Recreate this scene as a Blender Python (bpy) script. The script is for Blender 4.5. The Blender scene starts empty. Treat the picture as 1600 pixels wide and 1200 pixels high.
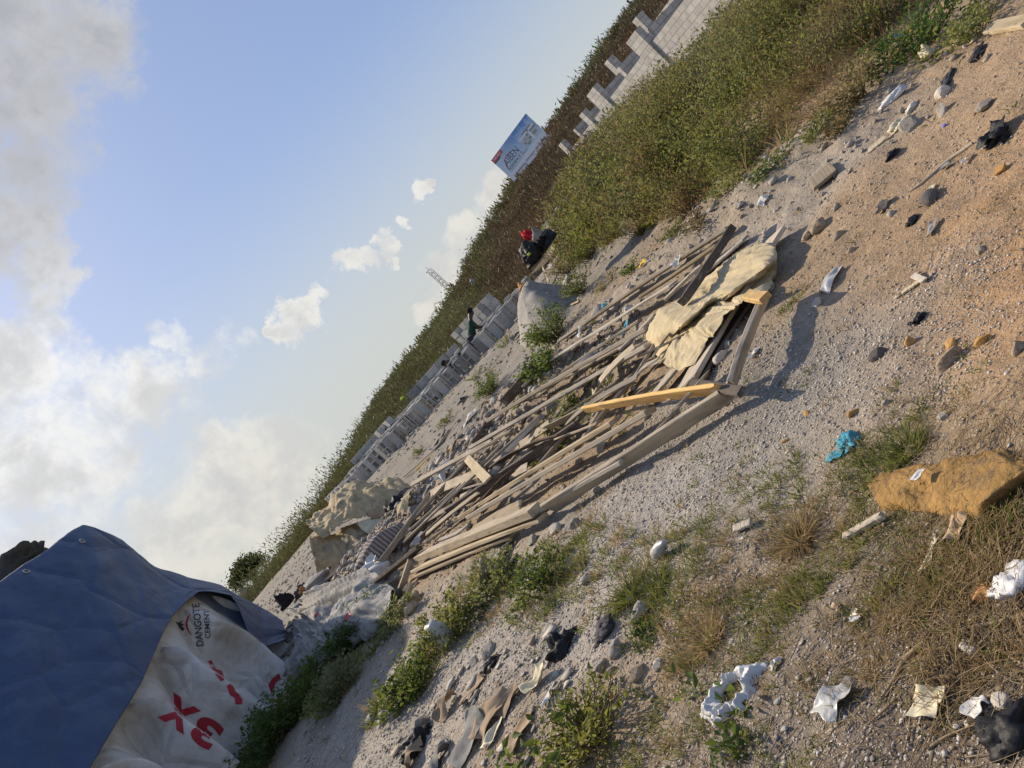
import bpy, bmesh, math, random
import numpy as np
from mathutils import Vector, Matrix, Quaternion
from mathutils.bvhtree import BVHTree
R = math.radians
random.seed(7)
rng = np.random.default_rng(11)
scene = bpy.context.scene
COL = scene.collection

# ------------------------------------------------------------------ camera
FPX = 1200.0                       # focal length in photo pixels (photo 1600 wide)
ROLL, PITCH, EYE = R(48.5), math.atan(130 / 1200), 1.6
cam = bpy.data.cameras.new('camera'); cam.sensor_fit = 'HORIZONTAL'; cam.sensor_width = 36
cam.lens = 36 * FPX / 1600; cam.clip_start = 0.05; cam.clip_end = 6000
camo = bpy.data.objects.new('camera', cam); COL.objects.link(camo)
camo.location = (0, 0, EYE)
FW = Vector((0, math.cos(PITCH), -math.sin(PITCH))); RT = Vector((1, 0, 0)); UP = Vector((0, math.sin(PITCH), math.cos(PITCH)))
# image x axis / y axis (up) in world, camera turned so the world leans to the left in the picture
ix = RT * math.cos(ROLL) - UP * math.sin(ROLL)
iy = RT * math.sin(ROLL) + UP * math.cos(ROLL)
M = Matrix((ix, iy, -FW)).transposed().to_4x4(); M.translation = (0, 0, EYE)
camo.matrix_world = M
scene.camera = camo
scene.render.resolution_x, scene.render.resolution_y = 1024, 768

# ------------------------------------------------------------------ light
SUN_AZ, SUN_EL = R(40), R(39)      # to the left of the view direction, up
SD = Vector((-math.sin(SUN_AZ) * math.cos(SUN_EL), math.cos(SUN_AZ) * math.cos(SUN_EL), math.sin(SUN_EL)))
sl = bpy.data.lights.new('sun', 'SUN'); sl.energy = 3.7; sl.angle = R(0.55); sl.color = (1, 0.87, 0.70)
so = bpy.data.objects.new('sun', sl); COL.objects.link(so)
so.rotation_euler = (-SD).to_track_quat('-Z', 'Y').to_euler()
vs = scene.view_settings
vs.view_transform = 'Standard'; vs.look = 'None'; vs.gamma = 1; vs.use_curve_mapping = False; vs.exposure = 0.58

def ray(px, py):
    return (ix * (px - 800) - iy * (py - 600) + FW * FPX).normalized()
def P(px, py, y):
    d = ray(px, py); t = y / d.y
    return Vector((0, 0, EYE)) + d * t

# ------------------------------------------------------------------ node helper
class NT:
    def __init__(s, tree): s.t = tree; s.n = tree.nodes; s.l = tree.links
    def add(s, kind, ins=None, **props):
        nd = s.n.new(kind)
        for k, v in props.items(): setattr(nd, k, v)
        for k, v in (ins or {}).items(): s.set(nd, k, v)
        return nd
    def set(s, nd, k, v):
        sock = nd.inputs[k]
        if isinstance(v, bpy.types.NodeSocket): s.l.new(v, sock)
        elif isinstance(v, bpy.types.Node): s.l.new(v.outputs[0], sock)
        else: sock.default_value = v
    def math(s, op, a, b=0.0, c=None, clamp=False):
        nd = s.add('ShaderNodeMath', operation=op, use_clamp=clamp)
        s.set(nd, 0, a); s.set(nd, 1, b)
        if c is not None: s.set(nd, 2, c)
        return nd.outputs[0]
    def vmath(s, op, a, b=(0, 0, 0)):
        nd = s.add('ShaderNodeVectorMath', operation=op); s.set(nd, 0, a); s.set(nd, 1, b)
        return nd.outputs['Value'] if op in ('DOT_PRODUCT', 'LENGTH', 'DISTANCE') else nd.outputs[0]
    def mix(s, f, a, b, mode='MIX'):
        nd = s.add('ShaderNodeMix', data_type='RGBA', blend_type=mode)
        s.set(nd, 0, f)
        for k, v in ((6, a), (7, b)):
            if isinstance(v, (tuple, list)): v = (*v[:3], 1)
            s.set(nd, k, v)
        return nd.outputs[2]
    def rng(s, v, a, b, c=0.0, d=1.0, smooth=False):
        nd = s.add('ShaderNodeMapRange', interpolation_type='SMOOTHSTEP' if smooth else 'LINEAR')
        for i, x in enumerate((v, a, b, c, d)): s.set(nd, i, x)
        return nd.outputs[0]
    def noise(s, vec, scale, detail=4, rough=.55, dist=0.0):
        nd = s.add('ShaderNodeTexNoise'); 
        if vec is not None: s.set(nd, 'Vector', vec)
        s.set(nd, 'Scale', scale); s.set(nd, 'Detail', detail); s.set(nd, 'Roughness', rough); s.set(nd, 'Distortion', dist)
        return nd.outputs[0]

# ------------------------------------------------------------------ sky with clouds
w = bpy.data.worlds.new('World'); scene.world = w; w.use_nodes = True
T = NT(w.node_tree); T.n.clear()
sky = T.add('ShaderNodeTexSky', sky_type='NISHITA', sun_disc=False, sun_elevation=SUN_EL, sun_rotation=-SUN_AZ,
            altitude=400, air_density=1.0, dust_density=2.2, ozone_density=1.6)
dirn = T.add('ShaderNodeTexCoord').outputs['Generated']
wn = T.add('ShaderNodeTexNoise', {'Vector': dirn, 'Scale': 15.0, 'Detail': 8.0, 'Roughness': .66})
wv = T.vmath('SCALE', T.vmath('SUBTRACT', wn.outputs['Color'], (.5, .5, .5))); wv.node.inputs['Scale'].default_value = .11
wdir = T.vmath('NORMALIZE', T.vmath('ADD', dirn, wv))
# soft places where the clouds gather: photo position, angular radius (deg), strength
BL = [(-70, 30, 7, 1.0), (0, 110, 4.4, 1.0), (-40, 220, 4.6, .9), (-90, 330, 5, .9), (70, 60, 4.5, .85), (-40, -20, 8, 1.0), (130, 90, 2.4, .62), (100, 225, 2.2, .6), (20, 310, 3, .8),
      (85, 415, 2.0, .95), (35, 355, 2.0, .9), (70, 450, 2.4, .85),
      (10, 570, 4.2, .8), (110, 585, 3, .72), (80, 685, 5.6, .9), (-40, 640, 6.5, .95), (230, 600, 2.6, .5), (245, 518, 1.6, .7),
      (320, 560, 2.0, .55), (365, 525, 1.6, .48), (180, 640, 3.8, .8), (30, 770, 5, .72), (-60, 800, 8, .8), (270, 650, 3.5, .5), (215, 690, 3, .5),
      (474, 488, 1.25, 1.0), (450, 515, .9, .85), (540, 415, 1.1, 1.0), (600, 385, .8, .85), (570, 402, .7, .8), (638, 350, .5, .9), (665, 292, .7, .95), (612, 412, .45, .75), (500, 462, .8, .8),
      (785, 315, 1.6, .95), (745, 370, 1.9, .95), (705, 430, 1.9, .9), (668, 485, 1.2, .85),
      (395, 680, 2.2, .8), (370, 730, 3.2, .9), (330, 790, 3.6, .85), (300, 840, 4, .8), (420, 760, 5, .8), (470, 720, 3.2, .55)]
acc = None
for (px, py, rad, st) in BL:
    d = ray(px, py)
    dt = T.vmath('DOT_PRODUCT', wdir, tuple(d))
    m = T.rng(dt, math.cos(R(rad * 1.55)), math.cos(R(rad * .15)), 0, st, True)
    acc = m if acc is None else T.math('MAXIMUM', acc, m)
fb = T.noise(dirn, 13.0, 9, .62, .3)
fb2 = T.noise(dirn, 34.0, 7, .66, .3)
dens = T.math('ADD', acc, T.math('MULTIPLY', T.math('SUBTRACT', fb, .5), 1.5))
dens = T.math('ADD', dens, T.math('MULTIPLY', T.math('SUBTRACT', fb2, .5), .6))
alpha = T.math('MULTIPLY', T.rng(dens, .34, .95, 0, 1, True), T.rng(acc, .02, .35, 0, 1, True))
# thick middles turn grey, thin edges and puffs near the sun stay white
puff = T.noise(T.vmath('ADD', dirn, tuple(SD * -0.02)), 16.0, 7, .6, .2)
thick = T.rng(dens, .8, 1.3, 0, 1, True)
high = T.rng(T.vmath('DOT_PRODUCT', dirn, tuple(ray(20, 120))), math.cos(R(17)), math.cos(R(5)), 0, 1, True)
greyness = T.math('MULTIPLY', T.math('ADD', T.math('MULTIPLY', thick, .35), T.math('MULTIPLY', high, .75)), 1.0, clamp=True)
lowz = T.add('ShaderNodeSeparateXYZ', {0: dirn}).outputs[2]
warm = T.rng(lowz, .0, .3, 1, 0, True)
white = T.mix(warm, (7.8, 7.8, 7.7), (6.5, 6.3, 5.7))
white = T.mix(T.rng(puff, .38, .60, .6, 0, True), white, (4.8, 4.85, 5.0))
cloudcol = T.mix(greyness, white, (3.7, 3.8, 4.2))
# hazy air low down
hz = T.rng(lowz, -.02, .34, .92, 0, True)
skyc = T.mix(.55, sky.outputs[0], (2.4, 3.35, 5.9))
skyc = T.mix(hz, skyc, (5.3, 5.5, 5.2))
full = T.mix(alpha, skyc, cloudcol)
bg = T.add('ShaderNodeBackground', {'Color': full, 'Strength': 0.08})
T.add('ShaderNodeOutputWorld', {'Surface': bg})

# ------------------------------------------------------------------ bookkeeping helpers
def tag(o, label=None, cat=None, group=None, kind=None):
    if label: o['label'] = label
    if cat: o['category'] = cat
    if group: o['group'] = group
    if kind: o['kind'] = kind
    return o
def link(name, me, parent=None, loc=None):
    o = bpy.data.objects.new(name, me); COL.objects.link(o)
    if parent is not None: o.parent = parent
    if loc is not None: o.location = loc
    return o
def thing(name, loc, label, cat, group=None, rz=0.0):
    o = link(name, None, None, loc); o.rotation_euler = (0, 0, rz); o.empty_display_size = .1
    return tag(o, label, cat, group)
def mesh_np(name, verts, faces, mat, smooth=False):
    """verts (n,3); faces list of arrays each (m,k)"""
    me = bpy.data.meshes.new(name)
    verts = np.ascontiguousarray(verts, dtype=np.float32)
    fl = [np.asarray(f, dtype=np.int32) for f in (faces if isinstance(faces, list) else [faces]) if len(f)]
    me.vertices.add(len(verts)); me.vertices.foreach_set('co', verts.ravel())
    loops = np.concatenate([f.ravel() for f in fl])
    sizes = np.concatenate([np.full(len(f), f.shape[1], np.int32) for f in fl])
    starts = np.concatenate(([0], np.cumsum(sizes)[:-1])).astype(np.int32)
    me.loops.add(len(loops)); me.loops.foreach_set('vertex_index', loops)
    me.polygons.add(len(sizes)); me.polygons.foreach_set('loop_start', starts); me.polygons.foreach_set('loop_total', sizes)
    me.update(calc_edges=True); me.validate()
    if smooth: me.polygons.foreach_set('use_smooth', np.ones(len(sizes), bool))
    if mat: me.materials.append(mat)
    return me
def mesh_bm(name, bm, mat, smooth=False):
    me = bpy.data.meshes.new(name); bm.to_mesh(me); bm.free()
    if mat: me.materials.append(mat)
    if smooth:
        for p in me.polygons: p.use_smooth = True
    return me

# ------------------------------------------------------------------ numpy value noise
def _h(ix_, iy_, seed):
    n = (ix_.astype(np.int64) * 374761393 + iy_.astype(np.int64) * 668265263 + seed * 1274126177) & 0x7fffffff
    n = ((n ^ (n >> 13)) * 1274126177) & 0x7fffffff
    return ((n ^ (n >> 16)) & 0xffff) / 65535.0
def vnoise(x, y, seed=0):
    x0 = np.floor(x); y0 = np.floor(y); fx = x - x0; fy = y - y0
    fx = fx * fx * (3 - 2 * fx); fy = fy * fy * (3 - 2 * fy)
    a = _h(x0, y0, seed); b = _h(x0 + 1, y0, seed); c = _h(x0, y0 + 1, seed); d = _h(x0 + 1, y0 + 1, seed)
    return (a * (1 - fx) + b * fx) * (1 - fy) + (c * (1 - fx) + d * fx) * fy - .5
def fbm(x, y, seed=0, oct=4):
    s = 0; a = 1.0
    for k in range(oct):
        s = s + a * vnoise(x * 2 ** k, y * 2 ** k, seed + k); a *= .5
    return s
def ss(t):
    t = np.clip(t, 0, 1); return t * t * (3 - 2 * t)

# ------------------------------------------------------------------ terrain
CREST = np.array([(3.4, 7.6), (2.6, 8.4), (.8, 10.2), (-2.2, 12.0), (-4.6, 11.8), (-6.5, 11.5)])
def seg_dist(x, y, pts):
    best = np.full(np.shape(x), 1e9)
    for (x0, y0), (x1, y1) in zip(pts[:-1], pts[1:]):
        dx, dy = x1 - x0, y1 - y0
        t = np.clip(((x - x0) * dx + (y - y0) * dy) / (dx * dx + dy * dy), 0, 1)
        best = np.minimum(best, np.hypot(x - x0 - t * dx, y - y0 - t * dy))
    return best
RX = np.array([-80, -30, -24, -19, -11, -7.6, 2, 18.5, 30, 60, 120]); RZ = np.array([-5.0, -3.2, -1.9, -.5, .7, 1.1, 2.3, 4.3, 5.6, 6.8, 7.6])
def base_h(x, y):
    x = np.asarray(x, float); y = np.asarray(y, float)
    d = seg_dist(x, y, CREST)
    berm = .36 * np.exp(-(d / 1.15) ** 2)
    plain = .5 * ss((y - 11) / 9)
    xb = 2.9 + .233 * np.clip(15 - y, 0, 10)
    bank = .60 * ss((x - xb) / 2.2) * ss((y - 8.2) / 2.6)
    rise = .9 * ss((x - 6) / 9) * ss((y - 18) / 16)
    ridge = np.interp(x, RX, RZ)
    hill = (ridge - .5) * ss((y - 27) / 38)
    drop = -3.5 * ss((y - 66) / 30) - np.maximum(ridge, 0) * ss((y - 66) / 60) * .9
    dent = .12 * np.exp(-(((x - 1.9) / 1.4) ** 2 + ((y - 3.4) / 1.2) ** 2))
    plain = plain - 1.1 * ss((-6.5 - x) / 6) * ss((y - 25) / 7)
    drop = drop - .055 * np.clip(y - 75, 0, None)
    return berm + plain + bank + rise + hill + drop - dent
def height(x, y):
    x = np.asarray(x, float); y = np.asarray(y, float)
    near = 1 - ss((y - 12) / 14)
    d = seg_dist(x, y, CREST)
    rub = np.exp(-(d / 1.3) ** 2)
    z = base_h(x, y)
    z = z + .09 * fbm(x * .7, y * .7, 3, 3) + near * (.05 + .06 * rub) * fbm(x * 2.3, y * 2.3, 9, 3) + near * (.012 + .03 * rub) * fbm(x * 11, y * 11, 21, 3)
    z = z + ss((y - 24) / 10) * .5 * fbm(x * .25, y * .25, 5, 3)
    return z
_T = np.concatenate((np.arange(.8, 12, .01), np.geomspace(12, 400, 3000)))
def G(px, py, lift=0.0):
    d = ray(px, py)
    x, y, z = d.x * _T, d.y * _T, EYE + d.z * _T
    below = z < height(x, y) + lift
    k = int(np.argmax(below)) if below.any() else len(_T) - 1
    return Vector((x[k], y[k], z[k]))
def H(x, y): return float(height(x, y))
# ------------------------------------------------------------------ materials
def newmat(name):
    m = bpy.data.materials.new(name); m.use_nodes = True
    t = NT(m.node_tree); t.n.clear()
    out = t.add('ShaderNodeOutputMaterial')
    return m, t, out
def bump(t, hgt, dist=.01, strength=.6):
    nd = t.add('ShaderNodeBump', {'Strength': strength, 'Distance': dist}); t.set(nd, 'Height', hgt); return nd.outputs[0]
def surf(name, c1, c2, scale=6, rough=.9, bscale=None, bdist=.004, ovar=.25, c3=None, s3=2.0, lo=.35, hi=.65, metal=0.0, spec=.3, coord='Object', bstr=.6, crease=0.0):
    """mottled solid material with wear patches and a random tint per object"""
    m, t, out = newmat(name)
    tc = t.add('ShaderNodeTexCoord').outputs[coord]
    oi = t.add('ShaderNodeObjectInfo')
    off = t.vmath('ADD', tc, t.vmath('SCALE', oi.outputs['Location'])); off.node.inputs[1].links[0].from_node.inputs['Scale'].default_value = .37
    n = t.noise(off, scale, 6, .62)
    col = t.mix(t.rng(n, lo, hi), c1, c2)
    if c3 is not None:
        col = t.mix(t.rng(t.noise(off, s3, 5, .65, .4), .52, .66), col, c3)
    if ovar:
        v = t.rng(oi.outputs['Random'], 0, 1, 1 - ovar, 1 + ovar)
        hs = t.add('ShaderNodeHueSaturation', {'Color': col}); t.set(hs, 'Value', v); col = hs.outputs[0]
    b = t.add('ShaderNodeBsdfPrincipled'); t.set(b, 'Base Color', col); t.set(b, 'Roughness', rough); t.set(b, 'Metallic', metal)
    b.inputs['Specular IOR Level'].default_value = spec
    if bscale: t.set(b, 'Normal', bump(t, t.noise(off, bscale, 5, .6), bdist, bstr))
    if crease:                                           # straight fold lines pressed into the sheet
        vo = t.add('ShaderNodeTexVoronoi', {'Scale': crease}, feature='DISTANCE_TO_EDGE'); t.set(vo, 'Vector', t.vmath('ADD', off, t.vmath('SCALE', t.add('ShaderNodeTexNoise', {'Scale': 1.5}).outputs['Color'])))
        vo.inputs['Vector'].links[0].from_node.inputs[1].links[0].from_node.inputs['Scale'].default_value = .12
        nb2 = t.add('ShaderNodeBump', {'Strength': .55 if crease < 2 else .22, 'Distance': .03 if crease < 2 else .015}); t.set(nb2, 'Height', t.rng(vo.outputs['Distance'], 0, .09))
        if bscale: t.l.new(b.inputs['Normal'].links[0].from_socket, nb2.inputs['Normal'])
        t.set(b, 'Normal', nb2.outputs[0])
    t.l.new(b.outputs[0], out.inputs[0]); return m
def leafmat(name, cols, trans=.5, rough=.55, ovar=.15, tint=(.30, .30, .05), patchy=0.0):
    m, t, out = newmat(name)
    g = t.add('ShaderNodeNewGeometry').outputs['Random Per Island']
    cr = t.add('ShaderNodeValToRGB', {0: g}); e = cr.color_ramp.elements
    while len(e) < len(cols): e.new(.5)
    for k, c in enumerate(cols): e[k].position = k / max(1, len(cols) - 1); e[k].color = (*c, 1)
    oi = t.add('ShaderNodeObjectInfo')
    hs = t.add('ShaderNodeHueSaturation', {'Color': cr.outputs[0]}); t.set(hs, 'Value', t.rng(oi.outputs['Random'], 0, 1, 1 - ovar, 1 + ovar))
    if patchy:                                          # patches of drier and greener growth
        ps = t.add('ShaderNodeNewGeometry').outputs['Position']; pn = t.noise(ps, patchy, 4, .6); pn2 = t.noise(t.vmath('ADD', ps, (31, 7, 3)), patchy * .8, 4, .6)
        hs2 = t.add('ShaderNodeHueSaturation', {'Color': hs.outputs[0]}); t.set(hs2, 'Value', t.rng(pn, .32, .68, .55, 1.5)); t.set(hs2, 'Hue', t.rng(pn2, .32, .68, .47, .52)); t.set(hs2, 'Saturation', t.rng(pn2, .3, .7, 1.15, .75)); hs = hs2
    b = t.add('ShaderNodeBsdfPrincipled', {'Roughness': rough}); t.set(b, 'Base Color', hs.outputs[0]); b.inputs['Specular IOR Level'].default_value = .25
    tr = t.add('ShaderNodeBsdfTranslucent'); t.set(tr, 'Color', t.mix(.35, hs.outputs[0], tint))
    mx = t.add('ShaderNodeMixShader', {0: trans}); t.l.new(b.outputs[0], mx.inputs[1]); t.l.new(tr.outputs[0], mx.inputs[2])
    t.l.new(mx.outputs[0], out.inputs[0]); return m
def woodmat(name, c1, c2, dark, ovar=.3):
    m, t, out = newmat(name)
    tc = t.add('ShaderNodeTexCoord').outputs['Object']; oi = t.add('ShaderNodeObjectInfo')
    off = t.vmath('ADD', tc, oi.outputs['Location'])
    st = t.vmath('MULTIPLY', off, (1.2, 26, 26))
    grain = t.noise(st, 1.6, 6, .65, .6)
    blot = t.noise(t.vmath('MULTIPLY', off, (2.2, 7, 7)), 1.3, 4, .6)
    col = t.mix(t.rng(grain, .32, .68), c1, c2)
    col = t.mix(t.rng(blot, .5, .72, 0, .75), col, dark)
    knot = t.add('ShaderNodeTexVoronoi', {'Scale': 1.0}); t.set(knot, 'Vector', t.vmath('MULTIPLY', off, (3.1, 11, 11)))
    col = t.mix(t.rng(knot.outputs['Distance'], .0, .16, .7, 0, True), col, tuple(x * .35 for x in dark))
    dust = t.noise(t.vmath('MULTIPLY', off, (4.5, 9, 9)), 1.0, 5, .7); col = t.mix(t.rng(dust, .56, .70, 0, .6), col, (.40, .37, .32))     # cement dust and splashes
    hs = t.add('ShaderNodeHueSaturation', {'Color': col}); t.set(hs, 'Value', t.rng(oi.outputs['Random'], 0, 1, 1 - ovar, 1 + ovar * .7))
    t.set(hs, 'Saturation', t.rng(t.math('FRACT', t.math('MULTIPLY', oi.outputs['Random'], 7.3)), 0, 1, .65, 1.15))
    b = t.add('ShaderNodeBsdfPrincipled', {'Roughness': .85}); t.set(b, 'Base Color', hs.outputs[0]); b.inputs['Specular IOR Level'].default_value = .2
    t.set(b, 'Normal', bump(t, grain, .004, .55))
    t.l.new(b.outputs[0], out.inputs[0]); return m

MW = {'tan': woodmat('weathered_wood', (.50, .405, .275), (.35, .28, .185), (.19, .15, .105)),
      'grey': woodmat('grey_wood', (.44, .37, .27), (.28, .23, .165), (.15, .125, .10)),
      'pale': woodmat('pale_wood', (.57, .475, .325), (.42, .34, .225), (.30, .22, .14), .15),
      'fresh': woodmat('fresh_split_wood', (.74, .48, .17), (.58, .36, .12), (.40, .20, .06), .05),
      'dark': woodmat('dark_and_shaded_wood', (.16, .12, .09), (.09, .07, .05), (.05, .04, .03), .2)}
MR = {'grey': surf('grey_stone', (.42, .375, .31), (.28, .25, .205), 9, bscale=40, c3=(.20, .18, .15), ovar=.3),
      'tan': surf('tan_stone', (.46, .36, .25), (.30, .23, .15), 9, bscale=40, c3=(.2, .15, .1), ovar=.25),
      'orange': surf('ochre_clay_lump', (.52, .29, .10), (.36, .19, .06), 9, bscale=40, ovar=.15),
      'dark': surf('dark_stone', (.16, .14, .12), (.09, .08, .07), 9, bscale=40, ovar=.2),
      'pale': surf('pale_stone', (.60, .54, .45), (.44, .39, .32), 9, bscale=40, ovar=.2)}
MC = {'block': surf('sandcrete', (.39, .385, .36), (.28, .275, .26), 14, bscale=90, bdist=.006, ovar=.25, c3=(.24, .24, .23), s3=3),
      'paleblock': surf('pale_sandcrete', (.50, .475, .42), (.38, .36, .325), 14, bscale=90, bdist=.006, ovar=.22)}
MP = {'black': surf('black_polythene', (.011, .011, .013), (.022, .021, .022), 8, rough=.55, bscale=18, bdist=.01, ovar=.1, spec=.2),
      'darkrag': surf('dark_rag_and_shade', (.05, .045, .045), (.09, .08, .08), 14, bscale=60, ovar=.2),
      'white': surf('white_polythene', (.64, .63, .61), (.52, .51, .49), 7, rough=.45, bscale=16, bdist=.012, ovar=.06, spec=.5),
      'clear': surf('dusty_clear_plastic', (.55, .54, .50), (.38, .37, .34), 7, rough=.35, bscale=16, bdist=.012, ovar=.1, spec=.6),
      'cream': surf('cream_paper', (.72, .64, .44), (.58, .50, .32), 8, bscale=20, ovar=.1),
      'paper': surf('white_paper', (.66, .63, .58), (.54, .51, .46), 8, bscale=20, ovar=.08),
      'blue': surf('teal_plastic_cloth', (.03, .20, .27), (.07, .32, .40), 22, rough=.6, bscale=55, bdist=.01, ovar=.05),
      'ochre': surf('ochre_cloth', (.37, .215, .07), (.27, .155, .05), 7, rough=.95, bscale=55, bdist=.012, ovar=.0, c3=(.19, .125, .065), s3=9, bstr=1.0, crease=9),
      'red': surf('red_cloth', (.62, .02, .03), (.42, .012, .02), 9, bscale=20, ovar=.05),
      'yellow': surf('yellow_plastic', (.75, .52, .03), (.60, .40, .03), 9, bscale=20, ovar=.1),
      'lime': surf('yellow_green_plastic', (.62, .72, .08), (.5, .6, .06), 9, bscale=20, ovar=.05),
      'card': surf('brown_card', (.44, .31, .19), (.32, .22, .13), 8, bscale=22, ovar=.25, c3=(.24, .18, .12)),
      'greysack': surf('grey_woven_sack', (.31, .295, .265), (.22, .21, .19), 9, bscale=80, bdist=.003, ovar=.2, c3=(.19, .18, .16), s3=4, crease=4),
      'beige': surf('beige_canvas', (.56, .46, .28), (.46, .37, .22), 5, rough=.95, bscale=140, bdist=.002, ovar=.0, c3=(.40, .32, .20), s3=4, crease=4.5),
      'oldbeige': surf('old_beige_canvas', (.52, .41, .24), (.37, .29, .17), 6, rough=.95, bscale=60, bdist=.004, ovar=.1, c3=(.24, .20, .14), s3=4, crease=3),
      'orange': surf('orange_card', (.55, .28, .10), (.42, .20, .07), 9, bscale=20, ovar=.1)}
ML = {'weed': leafmat('weed_leaves', [(.105, .135, .036), (.145, .175, .05), (.19, .20, .065), (.13, .16, .045)], patchy=.9),
      'weedbrown': leafmat('dry_weed_leaves', [(.25, .20, .09), (.19, .16, .07), (.31, .24, .11), (.21, .19, .075)], tint=(.34, .25, .08), patchy=1.1),
      'green': leafmat('fresh_leaves', [(.045, .10, .020), (.075, .14, .028), (.11, .17, .035), (.06, .11, .025)]),
      'yellowgreen': leafmat('yellow_green_leaves', [(.16, .19, .04), (.21, .21, .048), (.13, .165, .036)], patchy=1.0),
      'pale': leafmat('pale_broad_leaves', [(.16, .19, .09), (.22, .24, .13), (.13, .16, .07)]),
      'deep': leafmat('deep_green_leaves', [(.035, .085, .025), (.05, .115, .03), (.07, .14, .036)]),
      'grass': leafmat('green_grass', [(.07, .11, .025), (.11, .15, .035), (.16, .17, .05), (.22, .19, .08)]),
      'straw': leafmat('straw', [(.38, .27, .13), (.48, .36, .19), (.30, .20, .09), (.42, .30, .14)], .35, tint=(.42, .30, .14)),
      'scrubg': leafmat('hill_green_scrub', [(.08, .088, .042), (.10, .107, .05), (.12, .118, .058), (.088, .09, .044)], .25, patchy=.25),
      'scrubb': leafmat('hill_brown_scrub', [(.125, .085, .045), (.15, .10, .052), (.11, .08, .042), (.14, .105, .05)], .25, tint=(.24, .17, .08), patchy=.25),
      'tree': leafmat('tree_leaves', [(.022, .04, .012), (.035, .055, .016), (.05, .07, .02)], .2)}
M_STEM = surf('brown_stems', (.16, .12, .06), (.10, .075, .04), 12, ovar=.15)
M_STICK = surf('dry_sticks', (.34, .25, .15), (.20, .145, .085), 22, bscale=60, ovar=.25)

# ground: base colour per place (soil, clay, gravel with its gap shade painted in) kept as a colour attribute, finer mottling in nodes
mg, t, out = newmat('soil')
at_ = t.add('ShaderNodeAttribute', attribute_name='soil_colour').outputs['Color']
pos = t.add('ShaderNodeNewGeometry').outputs['Position']
n1 = t.noise(pos, 3.1, 7, .62); n2 = t.noise(pos, 26, 6, .65); n3 = t.noise(pos, 130, 4, .6)
v1 = t.add('ShaderNodeTexVoronoi', {'Scale': 62.0, 'Randomness': 1.0}); t.set(v1, 'Vector', pos)
v2 = t.add('ShaderNodeTexVoronoi', {'Scale': 24.0, 'Randomness': 1.0}); t.set(v2, 'Vector', pos)
val = t.math('MULTIPLY', t.rng(n1, .3, .7, .80, 1.18), t.rng(n2, .3, .7, .74, 1.24))
val = t.math('MULTIPLY', val, t.rng(n3, .3, .7, .8, 1.2))
col = t.mix(1.0, at_, val, 'MULTIPLY')
vc = t.add('ShaderNodeSeparateColor', {0: v1.outputs['Color']})
speck = t.math('MULTIPLY', t.rng(vc.outputs[0], .68, .72), t.rng(v1.outputs['Distance'], .25, .5, 1, 0))
col = t.mix(t.math('MULTIPLY', speck, .55), col, (.55, .50, .43))
vc2 = t.add('ShaderNodeSeparateColor', {0: v2.outputs['Color']})
speck2 = t.math('MULTIPLY', t.rng(vc2.outputs[1], .82, .85), t.rng(v2.outputs['Distance'], .25, .45, 1, 0))
col = t.mix(t.math('MULTIPLY', speck2, .45), col, (.33, .28, .22))
b = t.add('ShaderNodeBsdfPrincipled', {'Roughness': .95}); t.set(b, 'Base Color', col); b.inputs['Specular IOR Level'].default_value = .15
hh = t.math('ADD', t.math('MULTIPLY', n2, .018), t.math('MULTIPLY', n3, .007))
trk = t.vmath('SUBTRACT', pos, tuple(G(1565, 375))); sx = t.add('ShaderNodeSeparateXYZ', {0: trk})
ch = t.math('PINGPONG', t.math('ADD', t.math('MULTIPLY', sx.outputs[1], 1.0), t.math('ABSOLUTE', t.math('MULTIPLY', sx.outputs[0], .8))), .05)
tm = t.math('MULTIPLY', t.rng(t.math('ABSOLUTE', sx.outputs[0]), .22, .3, 1, 0, True), t.rng(t.math('ABSOLUTE', sx.outputs[1]), .4, .8, 1, 0, True))
hh = t.math('ADD', hh, t.math('MULTIPLY', t.math('MULTIPLY', t.rng(ch, .015, .035, 0, 1, True), t.math('MULTIPLY', tm, t.rng(n1, .42, .6, .1, 1))), .010))
hh = t.math('ADD', hh, t.math('MULTIPLY', speck, .007)); hh = t.math('ADD', hh, t.math('MULTIPLY', speck2, .012))
nb = t.add('ShaderNodeBump', {'Strength': 1.0, 'Distance': 1.0}); t.set(nb, 'Height', hh)
t.set(b, 'Normal', nb.outputs[0]); t.l.new(b.outputs[0], out.inputs[0]); M_SOIL = mg

# ------------------------------------------------------------------ ground sheet
ys = [-2.6]
while ys[-1] < 1.0: ys.append(ys[-1] + .12)
while ys[-1] < 75: ys.append(ys[-1] + .0105 * (ys[-1] + .4))
while ys[-1] < 4200: ys.append(ys[-1] * 1.09)
ys = np.array(ys); sc = np.linspace(-1.12, 1.12, 620)
YY, SS = np.meshgrid(ys, sc, indexing='ij'); XX = SS * (YY + 3.2)
ZZ = height(XX, YY)
ZZ = np.where(YY > 140, -6 - .055 * (YY - 75), ZZ)
nr, nc = XX.shape
idx = np.arange(nr * nc).reshape(nr, nc)
q = np.stack((idx[:-1, :-1], idx[:-1, 1:], idx[1:, 1:], idx[1:, :-1]), -1).reshape(-1, 4)
me = mesh_np('ground', np.stack((XX, YY, ZZ), -1).reshape(-1, 3), q, M_SOIL, True)
def blend(col, w_, c): return col * (1 - w_[..., None]) + np.array(c) * w_[..., None]
X_, Y_ = XX, YY
colr = np.broadcast_to(np.array((.33, .24, .15)), (*XX.shape, 3)).copy()
lum = fbm(X_ * .9, Y_ * .9, 31, 4)
colr = blend(colr, .6 * ss(lum * 2.2 + .3), (.40, .34, .27))
def blob(x0, y0, rx, ry, edge=.6):
    dd = np.hypot((X_ - x0) / rx, (Y_ - y0) / ry) + .55 * fbm(X_ * 1.9, Y_ * 1.9, 77, 4)
    return 1 - ss((dd - (1 - edge)) / (2 * edge))
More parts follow.
